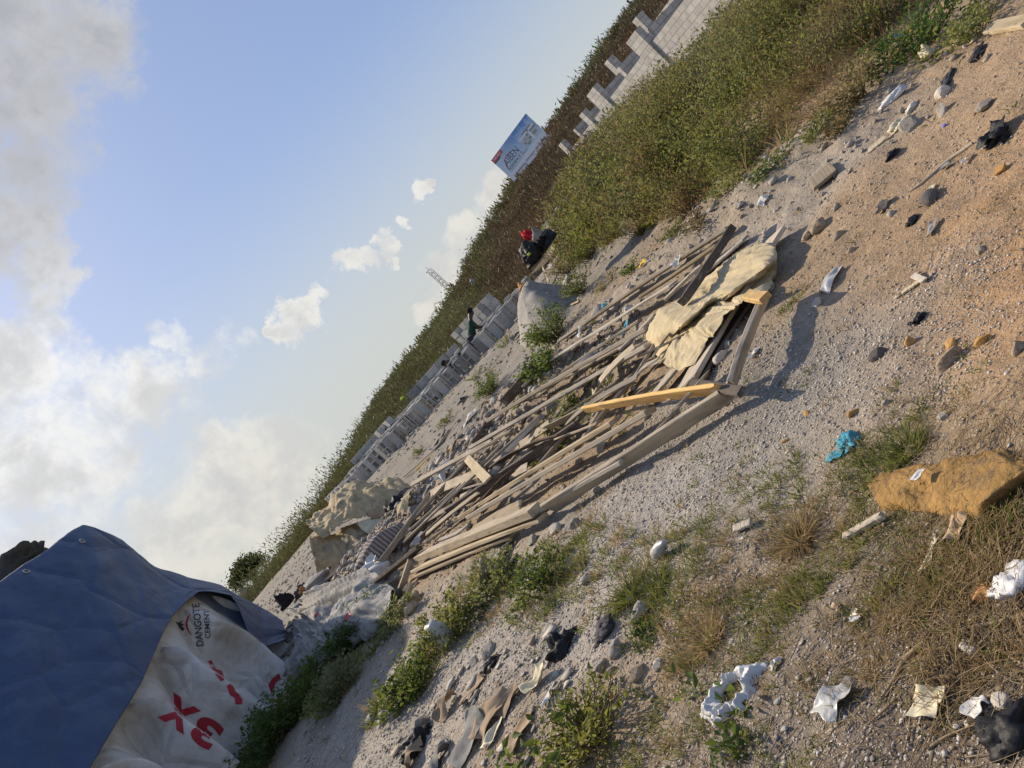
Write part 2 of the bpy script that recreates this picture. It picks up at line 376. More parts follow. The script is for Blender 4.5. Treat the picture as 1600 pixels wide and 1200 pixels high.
for (x0, y0, rx, ry, c, k) in [
        (2.6, 3.8, 1.3, 1.1, (.41, .245, .115), .9), (3.4, 5.2, 1.6, 1.6, (.39, .27, .165), .8), (1.9, 2.9, .8, .7, (.41, .255, .135), .8),
        (.85, 4.1, 1.0, .75, (.30, .265, .22), .95), (0, 5.2, 1.2, .7, (.30, .265, .215), .95), (2.6, 6.6, 1.2, .7, (.42, .37, .30), .7),  # dark gravel tones put the shade between stones into the soil colour
        (-.6, 4.2, .9, .9, (.40, .36, .31), .85), (-2.2, 5.2, 1.4, 1.4, (.39, .345, .285), .9), (-3.4, 6.6, 1.8, 1.5, (.37, .325, .265), .8),
        (.15, 1.9, .55, .6, (.135, .105, .08), .8), (-.35, 2.5, .5, .5, (.24, .20, .16), .7), (.35, 2.6, .5, .4, (.20, .16, .11), .6),
        (4.9, 8.6, 1.5, 1.3, (.42, .275, .17), .85), (7, 9.5, 3, 2, (.36, .25, .15), .8)]:
    colr = blend(colr, k * blob(x0, y0, rx, ry), c)
dC = seg_dist(X_, Y_, CREST)
colr = blend(colr, .75 * np.exp(-(dC / 1.3) ** 2), (.35, .295, .225))
colr = blend(colr, ss((Y_ - 11.5) / 3) * ss((8.5 - X_) / 3) * (.85 + .3 * fbm(X_ * .5, Y_ * 2.5, 41, 3)).clip(0, 1), (.265, .24, .20))
colr = blend(colr, ss((Y_ - 24) / 6) * .95, (.15, .105, .06))
colr = blend(colr, ss((X_ - 3.6 - .233 * np.clip(15 - Y_, 0, 10)) / 1.5) * ss((Y_ - 9.5) / 2), (.17, .125, .07))
ca = me.color_attributes.new('soil_colour', 'FLOAT_COLOR', 'POINT')
ca.data.foreach_set('color', np.concatenate((colr, np.ones((*XX.shape, 1))), -1).astype(np.float32).ravel())
tag(link('ground', me), kind='structure')
# ------------------------------------------------------------------ solid helpers
def rock_mesh(seed, mat, sub=3, cuts=9, sq=(1, .8, .6), rough=.08):
    r = random.Random(seed); bm = bmesh.new(); bmesh.ops.create_icosphere(bm, subdivisions=sub, radius=1)
    pl = []
    for k in range(cuts):
        n = Vector((r.gauss(0, 1), r.gauss(0, 1), r.gauss(0, 1))).normalized(); pl.append((n, r.uniform(.45, .8)))
    for v in bm.verts:
        for n, d in pl:
            e = v.co.dot(n) - d
            if e > 0: v.co -= n * e * .95
        p = v.co * 2.1 + Vector((seed * 3.1, 0, 0))
        q = rough * (fbm(np.array(p.x + p.z), np.array(p.y - p.z * .7), seed, 4))
        v.co += v.co.normalized() * float(q)
        v.co = Vector((v.co.x * sq[0], v.co.y * sq[1], v.co.z * sq[2]))
    return mesh_bm('rock', bm, mat)
RK = {}
def rock(px, py, size, mat, label, sq=(1, .75, .6), name='rock', cat='rock', group=None, lift=0.0, sub=3):
    """size in metres (long way)"""
    g = G(px, py); seed = int(px * 7 + py) % 997
    o = link(name, rock_mesh(seed, MR[mat] if isinstance(mat, str) else mat, sub, 9, sq))
    s = size * .5 / .8; o.scale = (s, s, s)
    o.location = g + Vector((0, 0, s * sq[2] * .32 + lift)); o.rotation_euler = (random.uniform(-.25, .25), random.uniform(-.25, .25), random.uniform(0, 6.28))
    return tag(o, label, cat, group)

def bag_mesh(seed, size, mat, crump=.35, sub=4, freq=2.2):
    """crumpled sheet of plastic, paper or cloth lying in a heap"""
    bm = bmesh.new(); bmesh.ops.create_icosphere(bm, subdivisions=sub, radius=1)
    for v in bm.verts:
        p = np.array(v.co) * freq
        a = 1 - abs(float(fbm(p[0] + p[2] * .6 + seed, p[1] - p[2] * .8, seed, 3))) * 2.4
        b_ = float(fbm(p[0] * .6 - seed, p[1] * .6 + p[2], seed + 50, 3))
        k = 1 + crump * (a - .55) + .7 * b_
        v.co = v.co * k
        if v.co.z < -.15: v.co.z = -.15 + (v.co.z + .15) * .15
        v.co = Vector((v.co.x * size[0], v.co.y * size[1], v.co.z * size[2])) * .5
    return mesh_bm('bag', bm, mat, True)
def bag(px, py, size, mat, label, name='plastic_bag', cat='bag', rz=0.0, crump=.35, freq=2.2, group=None, sub=4):
    g = G(px, py); seed = int(px * 3 + py * 5) % 991
    o = link(name, bag_mesh(seed, size, MP[mat], crump, sub, freq)); o.location = g + Vector((0, 0, size[2] * .06)); o.rotation_euler = (0, 0, rz)
    return tag(o, label, cat, group)

def catmull(p0, p1, p2, p3, t):
    return .5 * ((2 * p1) + (-p0 + p2) * t + (2 * p0 - 5 * p1 + 4 * p2 - p3) * t ** 2 + (-p0 + 3 * p1 - 3 * p2 + p3) * t ** 3)
def interp_rows(ctrl, n, lin=0.0):
    """ctrl (m,...,3) -> n samples along axis 0"""
    m = len(ctrl); out_ = []
    for s in np.linspace(0, m - 1, n):
        k = min(int(s), m - 2); t_ = s - k
        g_ = lambda i: ctrl[min(max(i, 0), m - 1)]
        q_ = catmull(g_(k - 1), g_(k), g_(k + 1), g_(k + 2), t_)
        out_.append(q_ * (1 - lin) + lin * (g_(k) * (1 - t_) + g_(k + 1) * t_))
    return np.array(out_)
def cloth_mesh(name, rows, mat, nu=60, nv=60, wr=.02, fr=3.0, seed=1, thick=.004, edge=.0, fine=.3, disp=None, lin=0.0):
    """sheet through a grid of 3D points, wrinkled along its normal"""
    c = np.array([[tuple(p) for p in r] for r in rows], float)
    g = interp_rows(c, nv, lin); g = np.swapaxes(interp_rows(np.swapaxes(g, 0, 1), nu, lin), 0, 1)   # nv,nu,3
    du = np.gradient(g, axis=1); dv = np.gradient(g, axis=0)
    n = np.cross(du, dv); n /= np.linalg.norm(n, axis=-1, keepdims=True) + 1e-9
    lu = np.cumsum(np.linalg.norm(du, axis=-1), 1); lv = np.cumsum(np.linalg.norm(dv, axis=-1), 0)
    w1 = fbm(lu * fr, lv * fr * .55, seed, 3); w2 = .12 - np.abs(fbm(lu * fr * 2.2 + 5, lv * fr * 1.6, seed + 9, 3))
    g = g + n * (wr * w1 + wr * fine * w2)[..., None]
    if disp is not None: g = g + n * disp(np.linspace(0, 1, nu)[None, :], np.linspace(0, 1, nv)[:, None])[..., None]
    if edge:
        e = edge * fbm(lu * 6, lv * 6, seed + 30, 3)
        k = np.zeros_like(e); k[0] = k[-1] = 1; k[1] = k[-2] = .5; k[:, 0] = k[:, -1] = 1
        g = g + (dv / (np.linalg.norm(dv, axis=-1, keepdims=True) + 1e-9)) * (e * k)[..., None]
    ix2 = np.arange(nv * nu).reshape(nv, nu)
    q = np.stack((ix2[:-1, :-1], ix2[:-1, 1:], ix2[1:, 1:], ix2[1:, :-1]), -1).reshape(-1, 4)
    top = g.reshape(-1, 3); N = len(top)
    # thickness as a second skin and a rim
    bot = top - n.reshape(-1, 3) * thick
    rim = []
    loop = list(ix2[0, :]) + list(ix2[1:, -1]) + list(ix2[-1, -2::-1]) + list(ix2[-2:0:-1, 0])
    for a, b_ in zip(loop, loop[1:] + loop[:1]): rim.append((b_, a, a + N, b_ + N))
    return mesh_np(name, np.concatenate((top, bot)), np.concatenate((q, q[:, ::-1] + N, np.array(rim))), mat, True)
def recentre(o):
    """put the object's origin at the foot of its mesh"""
    me_ = o.data; n = len(me_.vertices); co = np.empty(n * 3, np.float32); me_.vertices.foreach_get('co', co); co = co.reshape(-1, 3)
    c = np.array((co[:, 0].mean(), co[:, 1].mean(), co[:, 2].min())); me_.vertices.foreach_set('co', (co - c).astype(np.float32).ravel())
    o.location = Vector(c) + o.location; me_.update(); return o

# ------------------------------------------------------------------ leaves, blades, stems (numpy)
def unit(v): return v / (np.linalg.norm(v, axis=-1, keepdims=True) + 1e-9)
def leaf_arrays(p, d, length, width, r, fold=.25):
    n = len(p); side = unit(np.cross(d, unit(r.normal(size=(n, 3))))); up_ = np.cross(side, d)
    L = length[:, None]; W = width[:, None]
    v = np.stack((p, p + d * L * .45 + side * W * .5 + up_ * W * fold, p + d * L - up_ * L * .12, p + d * L * .45 - side * W * .5 + up_ * W * fold), 1).reshape(-1, 3)
    i = np.arange(n)[:, None] * 4
    return v, np.concatenate((i + np.array([[0, 1, 2]]), i + np.array([[0, 2, 3]])))
def blade_arrays(p, d, length, width, bend, r):
    """thin grass blade of 2 quads and a tip, bending outward and down"""
    n = len(p); side = unit(np.cross(d, r.normal(size=(n, 3)))); L = length[:, None]; W = width[:, None] * .5
    g = np.array([[0, 0, -1.0]]) * bend[:, None]
    a1 = p + d * L * .4 + g * L * .08; a2 = p + d * L * .75 + g * L * .3; a3 = p + d * L + g * L * .62
    v = np.stack((p - side * W, p + side * W, a1 + side * W * .9, a1 - side * W * .9, a2 + side * W * .6, a2 - side * W * .6, a3), 1).reshape(-1, 3)
    i = np.arange(n)[:, None] * 7
    return v, np.concatenate((i + [[0, 1, 2, 3]], i + [[3, 2, 4, 5]])), i + [[5, 4, 6]]
def tube_arrays(paths, rad, sides=4):
    V = []; F = []; o_ = 0
    for path, rr in zip(paths, rad):
        path = np.asarray(path); m = len(path); tg = unit(np.gradient(path, axis=0))
        a = unit(np.cross(tg, np.array([.31, .22, .93]))); b_ = np.cross(tg, a)
        th = np.arange(sides) / sides * 2 * np.pi
        rr = np.linspace(rr, rr * .4, m)[:, None, None]
        V.append((path[:, None] + rr * (a[:, None] * np.cos(th)[None, :, None] + b_[:, None] * np.sin(th)[None, :, None])).reshape(-1, 3))
        k = np.arange(m - 1)[:, None] * sides; j = np.arange(sides)[None]
        F.append((np.stack((k + j, k + (j + 1) % sides, k + sides + (j + 1) % sides, k + sides + j), -1).reshape(-1, 4)) + o_); o_ += m * sides
    return np.concatenate(V), np.concatenate(F)
def bush_meshes(seed, rx, rz, nst, nleaf, ll, mat, spread=.9, droop=.3, core=0.2):
    """stems fanning up from a root, leaves along them in clumps"""
    r = np.random.default_rng(seed); paths = []; P_ = []; D_ = []
    for k in range(nst):
        az = r.uniform(0, 2 * np.pi); out_ = rx * np.sqrt(r.uniform(.02, 1)) * spread; hgt = rz * r.uniform(.45, 1.0) * (1 - .45 * (out_ / rx) ** 2)
        s = np.linspace(0, 1, 7); root = np.array((math.cos(az), math.sin(az))) * rx * r.uniform(0, .35)
        wob = r.normal(0, .06 * rx, (7, 2)) * s[:, None]
        xy = root + (s ** 1.2)[:, None] * np.array((math.cos(az), math.sin(az))) * out_ + wob
        z = hgt * (s - droop * s ** 3 * .4) ; pth = np.concatenate((xy, z[:, None]), 1); paths.append(pth)
        m = max(3, int(nleaf / nst * r.uniform(.5, 1.6)))
        tt = np.clip(r.beta(2.0, 1.1, m), core, .999) * 6; k0 = tt.astype(int); f = (tt - k0)[:, None]
        c = pth[k0] * (1 - f) + pth[np.minimum(k0 + 1, 6)] * f
        P_.append(c + r.normal(0, ll * .8, (m, 3)) * np.array((1, 1, .7)))
        dd = r.normal(0, 1, (m, 3)); dd[:, 2] = np.abs(dd[:, 2]) * .6 - droop * .4; dd[:, :2] += np.array((math.cos(az), math.sin(az))) * .5
        D_.append(unit(dd))
    p = np.concatenate(P_); d = np.concatenate(D_); p[:, 2] = np.maximum(p[:, 2], .01)
    n = len(p); L = ll * r.uniform(.5, 1.35, n)
    v, f = leaf_arrays(p, d, L, L * r.uniform(.35, .6, n), r)
    leaf = mesh_np('foliage', v, f, mat)
    tv, tf = tube_arrays(paths, [rx * .012 + .0015] * len(paths))
    return leaf, mesh_np('stems', tv, tf, M_STEM)
def bush(px, py, rx, rz, nleaf, ll, mat, label, name='weed_bush', cat='bush', nst=None, loc=None, group=None, **kw):
    g = loc if loc is not None else G(px, py)
    t_ = thing(name, g - Vector((0, 0, .02)), label, cat, group)
    a, b_ = bush_meshes(int(abs(g.x * 31 + g.y * 17) * 10), rx, rz, nst or max(10, int(nleaf / 40)), nleaf, ll, ML[mat], **kw)
    link('foliage', a, t_); link('stems', b_, t_); return t_

class Blades:
    def __init__(s): s.v = []; s.q = []; s.t = []; s.o = 0
    def add(s, p, d, L, W, B, r):
        v, q_, t_ = blade_arrays(p, d, L, W, B, r); s.v.append(v); s.q.append(q_ + s.o); s.t.append(t_ + s.o); s.o += len(v)
    def tuft(s, x, y, n, hgt, rad, wid=.004, lean=.55, z=None):
        r = rng; a = r.uniform(0, 2 * np.pi, n); q_ = rad * np.sqrt(r.uniform(0, 1, n))
        px_ = x + np.cos(a) * q_; py_ = y + np.sin(a) * q_
        pz = height(px_, py_) - .006 if z is None else np.full(n, z)
        d = unit(np.stack((np.cos(a) * lean * r.uniform(.2, 1.6, n) + r.normal(0, .25, n), np.sin(a) * lean * r.uniform(.2, 1.6, n) + r.normal(0, .25, n), np.ones(n)), -1))
        s.add(np.stack((px_, py_, pz), -1), d, hgt * r.uniform(.45, 1.2, n), wid * r.uniform(.6, 1.4, n), r.uniform(.1, 1.1, n), r)
    def mesh(s, name, mat): return mesh_np(name, np.concatenate(s.v), [np.concatenate(s.q), np.concatenate(s.t)], mat)
# ------------------------------------------------------------------ crushed stone and pebbles (nobody could count them)
ico = bmesh.new(); bmesh.ops.create_icosphere(ico, subdivisions=1, radius=1)
IV = np.array([v.co[:] for v in ico.verts]); IF = np.array([[v.index for v in f.verts] for f in ico.faces]); ico.free()
def scatter(name, n, region, size, weight, mat, seed, flat=.6, simple=True):
    r = np.random.default_rng(seed); x0, x1, y0, y1 = region
    y = y0 * (y1 / y0) ** r.uniform(0, 1, n * 3)
    x = r.uniform(-1, 1, n * 3) * .72 * (y + 1.0) ; ok = (x > x0) & (x < x1)
    x, y = x[ok], y[ok]
    wgt = weight(x, y); k = r.uniform(0, 1, len(x)) < wgt; x, y = x[k][:n], y[k][:n]; m = len(x)
    s = size[0] * (size[1] / size[0]) ** (r.uniform(0, 1, m) ** 2.2) * np.clip((y / 4.0), .55, 2.6) ** .55
    V = np.repeat(IV[None], m, 0)
    for _ in range(5):                                  # knock flat facets off each stone
        pn = unit(r.normal(size=(m, 1, 3))); ex = np.maximum((V * pn).sum(-1, keepdims=True) - r.uniform(.3, .75, (m, 1, 1)), 0); V = V - pn * ex
    V = V * (1 + r.uniform(-.12, .12, (m, len(IV), 1))) * (r.uniform(.6, 1.15, (m, 1, 3)) * np.array((1, 1, flat)))
    a = r.uniform(0, 6.28, m); ca_, sa = np.cos(a), np.sin(a)
    X = V[..., 0] * ca_[:, None] - V[..., 1] * sa[:, None]; Yv = V[..., 0] * sa[:, None] + V[..., 1] * ca_[:, None]
    V = np.stack((X, Yv, V[..., 2]), -1) * (s * .5)[:, None, None] + np.stack((x, y, height(x, y) + s * .12), -1)[:, None]
    F = (IF[None] + (np.arange(m) * len(IV))[:, None, None]).reshape(-1, 3)
    return tag(link(name, mesh_np(name, V.reshape(-1, 3), F, mat)), kind='stuff')
def stonemat(name, cols):
    m, t, out = newmat(name); g = t.add('ShaderNodeNewGeometry')
    cr = t.add('ShaderNodeValToRGB', {0: g.outputs['Random Per Island']}); e = cr.color_ramp.elements
    while len(e) < len(cols): e.new(.5)
    for k, c in enumerate(cols): e[k].position = k / (len(cols) - 1); e[k].color = (*c, 1)
    nn = t.noise(g.outputs['Position'], 90, 4, .6)
    c = t.mix(1.0, cr.outputs[0], t.rng(nn, .3, .7, .75, 1.2), 'MULTIPLY')
    b = t.add('ShaderNodeBsdfPrincipled', {'Roughness': .9}); t.set(b, 'Base Color', c); b.inputs['Specular IOR Level'].default_value = .2
    t.l.new(b.outputs[0], out.inputs[0]); return m
MGRAV = stonemat('crushed_stone', [(.42, .37, .30), (.54, .48, .40), (.30, .26, .21), (.62, .57, .49), (.44, .37, .29), (.36, .33, .29)])
MPEB = stonemat('mixed_pebbles', [(.42, .34, .25), (.30, .23, .16), (.50, .44, .36), (.36, .27, .18), (.58, .54, .48), (.40, .26, .13)])
MRUB = stonemat('rubble_lumps', [(.40, .36, .30), (.30, .27, .23), (.47, .43, .37), (.35, .28, .20), (.24, .21, .18)])
def blobs_w(lst, noise_s=1.7, amp=.7):
    def f(x, y):
        wv_ = np.zeros_like(x)
        for (x0, y0, rx, ry, k) in lst:
            wv_ = np.maximum(wv_, k * (1 - ss((np.hypot((x - x0) / rx, (y - y0) / ry) + amp * fbm(x * noise_s, y * noise_s, 55, 3) - .55) / .6)))
        return wv_
    return f
grav = blobs_w([(.85, 4.2, 1.05, .8, 1), (0.1, 5.2, 1.5, .75, 1), (-.7, 4.3, .9, 1.0, .75), (-1.9, 5.1, 1.2, 1.3, .8), (-3.2, 6.4, 1.5, 1.2, .7), (1.2, 3.4, .6, .6, .6),
                (2.1, 7.0, .5, .5, .7), (.15, 2.0, .7, .7, .6), (1.75, 3.7, .35, .5, .7), (-.3, 3.2, .6, .5, .6)])
scatter('gravel', 46000, (-9, 9, 1.15, 9.5), (.009, .027), grav, MGRAV, 3)
scatter('near_gravel', 9000, (-2, 3, 1.1, 2.9), (.004, .014), lambda x, y: .3 + .7 * ss(fbm(x * 2.3, y * 2.3, 97, 3) * 2.4 + .4), MGRAV, 8)
scatter('pebbles', 26000, (-9, 9, 1.15, 14), (.005, .03), lambda x, y: .25 + .75 * ss(fbm(x * 1.3, y * 1.3, 91, 3) * 2.2 + .3), MPEB, 4)
scatter('rubble', 24000, (-7.5, 4.5, 4.5, 18), (.018, .11), lambda x, y: (.10 + .90 * ss((1.9 - x) / 1.6)) * np.exp(-(seg_dist(x, y, CREST) / 1.75) ** 2) * ss(fbm(x * .8, y * .8, 13, 3) * 2 + .75), MRUB, 5)
scatter('plain_stones', 15000, (-16, 8, 10.5, 30), (.012, .085), lambda x, y: .15 + .85 * ss(fbm(x * .4, y * 1.2, 17, 3) * 2.4 + .1), MRUB, 6, .45)
scatter('stone_chips', 6000, (-7, 4, 1.3, 14), (.012, .06), lambda x, y: ss(fbm(x * 1.1, y * 1.1, 23, 3) * 2.2 + .1) * (.35 + .65 * ss((1.2 - x) / 2)), MRUB, 12, .22)
scatter('ridge_rubble', 9000, (-7.5, 0, 6, 16), (.02, .14), lambda x, y: np.exp(-((seg_dist(x, y, CREST) - .4) / 1.1) ** 2) * ss(fbm(x * .9, y * .9, 29, 3) * 2 + .6), MRUB, 14, .5)
# flat broken flakes of dried mortar and bark on the lower left
FLK = blobs_w([(-1.5, 3.9, 1.0, .55, 1), (-2.0, 4.7, .9, .5, .8)], 1.5, .5)
scatter('mortar_flakes', 900, (-4, .5, 2.6, 6.5), (.03, .14), FLK, MRUB, 7, .16)

# ------------------------------------------------------------------ grass
gg = Blades(); gs = Blades()
def grass_patch(px, py, rx, n_tufts, hgt=.10, blades=26, straw=.25, wid=.0035):
    c = G(px, py)
    for _ in range(n_tufts):
        a, q_ = random.uniform(0, 6.28), rx * math.sqrt(random.random())
        x, y = c.x + math.cos(a) * q_, c.y + math.sin(a) * q_ * .8
        tgt = gs if random.random() < straw else gg
        tgt.tuft(x, y, int(blades * random.uniform(.35, 1.1)), hgt * random.uniform(.45, 1.1), random.uniform(.015, .06), wid * max(1, y / 3.5), random.uniform(.3, 1.0))
for a in [(1400, 700, .22, 26, .09), (1290, 790, .35, 60, .10), (1210, 760, .25, 30, .08), (1360, 740, .2, 26, .09), (1540, 850, .16, 30, .08), (1500, 890, .18, 36, .08), (1580, 800, .12, 22, .1),
          (1390, 850, .22, 45, .08), (1300, 870, .22, 40, .09), (1440, 920, .2, 50, .09), (1130, 820, .4, 40, .10), (1060, 890, .35, 55, .12), (980, 900, .35, 50, .13),
          (880, 900, .45, 70, .14), (800, 930, .5, 60, .14), (930, 870, .35, 40, .12), (720, 960, .55, 60, .15), (1180, 970, .3, 60, .10), (1100, 990, .22, 30, .11),
          (1230, 930, .25, 30, .09), (1040, 960, .2, 25, .12), (1020, 1130, .3, 55, .09), (1200, 1040, .2, 26, .07), (1230, 1150, .25, 30, .07), (1090, 1160, .25, 45, .08),
          (1480, 640, .2, 12, .06), (1450, 610, .3, 30, .06), (930, 500, .3, 5, .1), (1240, 470, .2, 14, .07), (890, 660, .6, 60, .16), (840, 590, .5, 30, .16), (950, 560, .4, 20, .13),
          (650, 1060, .5, 45, .2), (560, 1040, .5, 45, .2), (1240, 600, .15, 8, .05), (1110, 760, .3, 16, .08), (760, 870, .4, 30, .14), (1000, 640, .3, 12, .12)]:
    grass_patch(*a)
for a in [(1470, 1000, .3, 46, .09), (1560, 980, .22, 34, .1), (1400, 960, .22, 30, .08), (1550, 1050, .22, 22, .07), (1150, 880, .3, 30, .1), (1090, 1000, .18, 26, .1), (1260, 860, .3, 26, .09),
          (680, 1020, .5, 30, .2), (1470, 900, .25, 36, .1), (930, 780, .4, 14, .1), (1330, 1010, .25, 26, .09), (1500, 1120, .2, 14, .06)]:
    grass_patch(*a, straw=.93)
# thin sprinkle everywhere on the dry ground
for _ in range(420):
    y = 1.4 * (9 / 1.4) ** random.random(); x = random.uniform(-.62, .75) * y
    (gs if random.random() < .6 else gg).tuft(x, y, random.randint(4, 12), .05 + .01 * y, .03, .003 * max(1, y / 3.5), .9)
tag(link('grass', gg.mesh('grass', ML['grass'])), kind='stuff')
tag(link('dry_grass', gs.mesh('dry_grass', ML['straw'])), kind='stuff')
# straw and twig litter on the near ground
paths = []; rad = []
for _ in range(900):
    c = random.choice([(.45, 1.9, .5), (.55, 1.75, .4), (.25, 1.7, .45), (-.3, 2.4, .6), (.6, 2.5, .5), (-2, 4.4, 1.0)])
    x, y = random.gauss(c[0], c[2] * .6), max(1.2, random.gauss(c[1], c[2] * .5)); a = random.uniform(0, 6.28); L = random.uniform(.04, .22)
    s = np.linspace(-.5, .5, 5); bx = x + np.cos(a) * s * L + .12 * L * np.sin(s * 3 + a); by = y + np.sin(a) * s * L
    paths.append(np.stack((bx, by, height(bx, by) + .004 + random.uniform(0, .018)), -1)); rad.append(random.uniform(.0008, .0026))
v, f = tube_arrays(paths, rad, 3)
tag(link('twig_litter', mesh_np('twig_litter', v, f, M_STICK)), kind='stuff')

paths = []; rad = []
for _ in range(1500):
    c = random.choice([(.62, 2.05, .22), (.75, 2.1, .2), (.5, 1.9, .25), (.85, 2.35, .2), (.45, 2.1, .2)])
    x, y = random.gauss(c[0], c[2]), random.gauss(c[1], c[2] * .7); a = random.gauss(.5, .6); L = random.uniform(.05, .2)
    s = np.linspace(-.5, .5, 5); bx = x + np.cos(a) * s * L; by = y + np.sin(a) * s * L + .1 * L * np.sin(s * 4 + a * 9)
    paths.append(np.stack((bx, by, height(bx, by) + .004 + random.uniform(0, .03) + .04 * s * random.uniform(-1, 1) * L / .1), -1)); rad.append(random.uniform(.0007, .0017))
v, f = tube_arrays(paths, rad, 3)
tag(link('straw_litter', mesh_np('straw_litter', v, f, ML['straw'])), kind='stuff')

# ------------------------------------------------------------------ weeds on the bank
def mass(name, n, pts, hgt, ll, mat, seed, spike=.25):
    """n little plants around the given (x, y) sampler, leaves clumped"""
    r = np.random.default_rng(seed); x, y = pts(r, n); m = len(x)
    z = height(x, y); hh = hgt(x, y) * r.uniform(.35, 1.3, m)
    per = 60; k = np.repeat(np.arange(m), per)
    tz = r.beta(1.6, 1.1, len(k)); sp = (.07 + .17 * tz) * r.uniform(.6, 1.5, m)[k]
    scl = np.sqrt(hh[k])
    p = np.stack((x[k] + r.normal(0, 1, len(k)) * sp * scl, y[k] + r.normal(0, 1, len(k)) * sp * scl, z[k] + tz * hh[k]), -1)
    d = r.normal(0, 1, (len(k), 3)); d[:, 2] = np.abs(d[:, 2]) * (.5 + spike * 3) ; d = unit(d)
    L = ll * r.uniform(.5, 1.4, len(k)) * np.clip(y[k] / 12, .8, 3)
    v, f = leaf_arrays(p, d, L, L * r.uniform(.28, .55, len(k)), r)
    return tag(link(name, mesh_np(name, v, f, mat)), kind='stuff')
def bank_pts(r, n, x0=2.6, x1=13, y0=8.4, y1=20, thr=.0, ns=.45, sd=60):
    x = r.uniform(x0, x1, n * 6); y = r.uniform(y0, y1, n * 6)
    xb = 2.95 + .233 * np.clip(15 - y, 0, 10)
    edge = .45 * fbm(x * .9, y * .9, 71, 3)
    ok = ((x - xb) + edge > .25) & ((y - 9.0) + edge * 1.6 > .35 - .22 * (x - 4.5)) & (x < 1.05 * y * .75 + 1.5) & (fbm(x * ns, y * ns, sd, 3) > thr)
    ok &= ~((x > 3.2) & (x < 13) & (y > 19))
    return x[ok][:n], y[ok][:n]
bh = lambda x, y: (.12 + .85 * ss(fbm(x * .8, y * .8, 62, 3) * 2.0 + .5)) * (1 - .3 * ss((x - 6) / 4))
mass('weed_cover', 1700, lambda r, n: bank_pts(r, n, thr=-.35, sd=60), bh, .058, ML['weed'], 21)
mass('dry_weed_cover', 1700, lambda r, n: bank_pts(r, n, thr=-.2, sd=66), bh, .05, ML['weedbrown'], 22, .5)
mass('green_weed_cover', 700, lambda r, n: bank_pts(r, n, thr=.12, sd=69), lambda x, y: .8 * bh(x, y), .06, ML['yellowgreen'], 23)
# tall dry and green stalks standing in the scrub
bs, bg_ = Blades(), Blades(); rk_ = np.random.default_rng(77)
x, y = bank_pts(rk_, 420, thr=-.4, sd=80)
for xx_, yy_ in zip(x, y):
    (bs if rk_.random() < .6 else bg_).tuft(xx_, yy_, int(rk_.integers(8, 26)), rk_.uniform(.35, .95) * (1 if xx_ < 6 else .75), .12, .007 * max(1, yy_ / 10), rk_.uniform(.25, .7))
for (px, py, n_) in [(1290, 60, 40), (1250, 110, 30), (1330, 40, 30), (1200, 40, 25), (1300, 130, 18)]:
    c = G(px, py)
    for _ in range(n_): bs.tuft(c.x + rk_.normal(0, .6), c.y + rk_.normal(0, .6), 30, rk_.uniform(.3, .6), .12, .007, .7)
tag(link('dry_stalks', bs.mesh('dry_stalks', ML['straw'])), kind='stuff'); tag(link('green_stalks', bg_.mesh('green_stalks', ML['grass'])), kind='stuff')
# plants one can point at
for (px, py, rx, rz, n, ll, m_, lab) in [
        (1010, 330, .55, .85, 700, .085, 'pale', 'tall pale broad-leaved weed standing out in the middle of the bank scrub'),
        (925, 400, .6, .75, 1500, .045, 'yellowgreen', 'rounded yellow-green bush at the lower tip of the bank scrub above the rubble'),
        (960, 215, .55, .9, 900, .07, 'green', 'bright green leafy bush right in front of the grey block wall'),
        (1090, 95, .6, .9, 900, .075, 'deep', 'dark green vine-leaved bush at the foot of the near end of the block wall'),
        (1370, 45, .4, .5, 420, .08, 'yellowgreen', 'yellow-leaved weed at the top edge of the clay slope'),
        (1440, 75, .6, .45, 1300, .05, 'deep', 'low dark green bush on the clay bank beside the white litter'),
        (1345, 150, .55, .42, 1100, .045, 'weedbrown', 'low brown dry bush on the clay slope below the green weeds'),
        (1390, 105, .45, .4, 800, .05, 'green', 'small green bush growing down the clay slope'),
        (1520, 55, .4, .35, 700, .05, 'weed', 'olive bush at the far right end of the clay bank'),
        (1180, 250, .5, .55, 1300, .045, 'weed', 'dense olive bush overhanging the lower edge of the bank'),
        (1075, 330, .5, .6, 1300, .042, 'weedbrown', 'brown seed-headed bush at the foot of the bank by the timber'),
        (770, 612, .42, .5, 1300, .042, 'green', 'rounded green bush on the rubble ridge beyond the timber'),
        (855, 580, .35, .45, 700, .06, 'deep', 'dark leafy bush between the long boards on the ridge'),
        (885, 655, .3, .3, 600, .035, 'yellowgreen', 'small yellow-green weed between the middle boards'),
        (565, 1000, .5, .55, 2200, .045, 'deep', 'bushy dark green plant in front of the grey sacks'),
        (625, 975, .3, .35, 900, .035, 'weed', 'grey-green low plant beside the bushy dark plant'),
        (655, 1085, .3, .42, 1000, .05, 'green', 'bright green bush with small white flowers on the lower left slope'),
        (715, 990, .35, .4, 1200, .04, 'yellowgreen', 'tall yellow-green weed around the pale jar'),
        (780, 925, .35, .36, 1100, .04, 'weed', 'flowering olive weed at the upper edge of the grey path'),
        (860, 915, .3, .3, 900, .035, 'green', 'low green weed in the grass strip beneath the timber'),
        (470, 1120, .55, .62, 2600, .05, 'green', 'large green bush at the foot of the white printed tarpaulin'),
        (425, 1180, .45, .5, 1700, .05, 'deep', 'dark green bush in the corner beneath the white tarpaulin'),
        (540, 1080, .4, .4, 1300, .045, 'weed', 'olive bush spreading right of the large green bush'),
        (440, 1080, .2, .55, 160, .045, 'weedbrown', 'thin dry weed with dark seed heads in front of the white tarpaulin')]:
    bush(px, py, rx, rz, n, ll, m_, lab)
q = P(848, 505, 13.4); bush(0, 0, .5, .85, 1700, .055, 'green', 'round bright green bush growing in front of the grey sand heap', loc=Vector((q.x, 13.4, H(q.x, 13.4))))
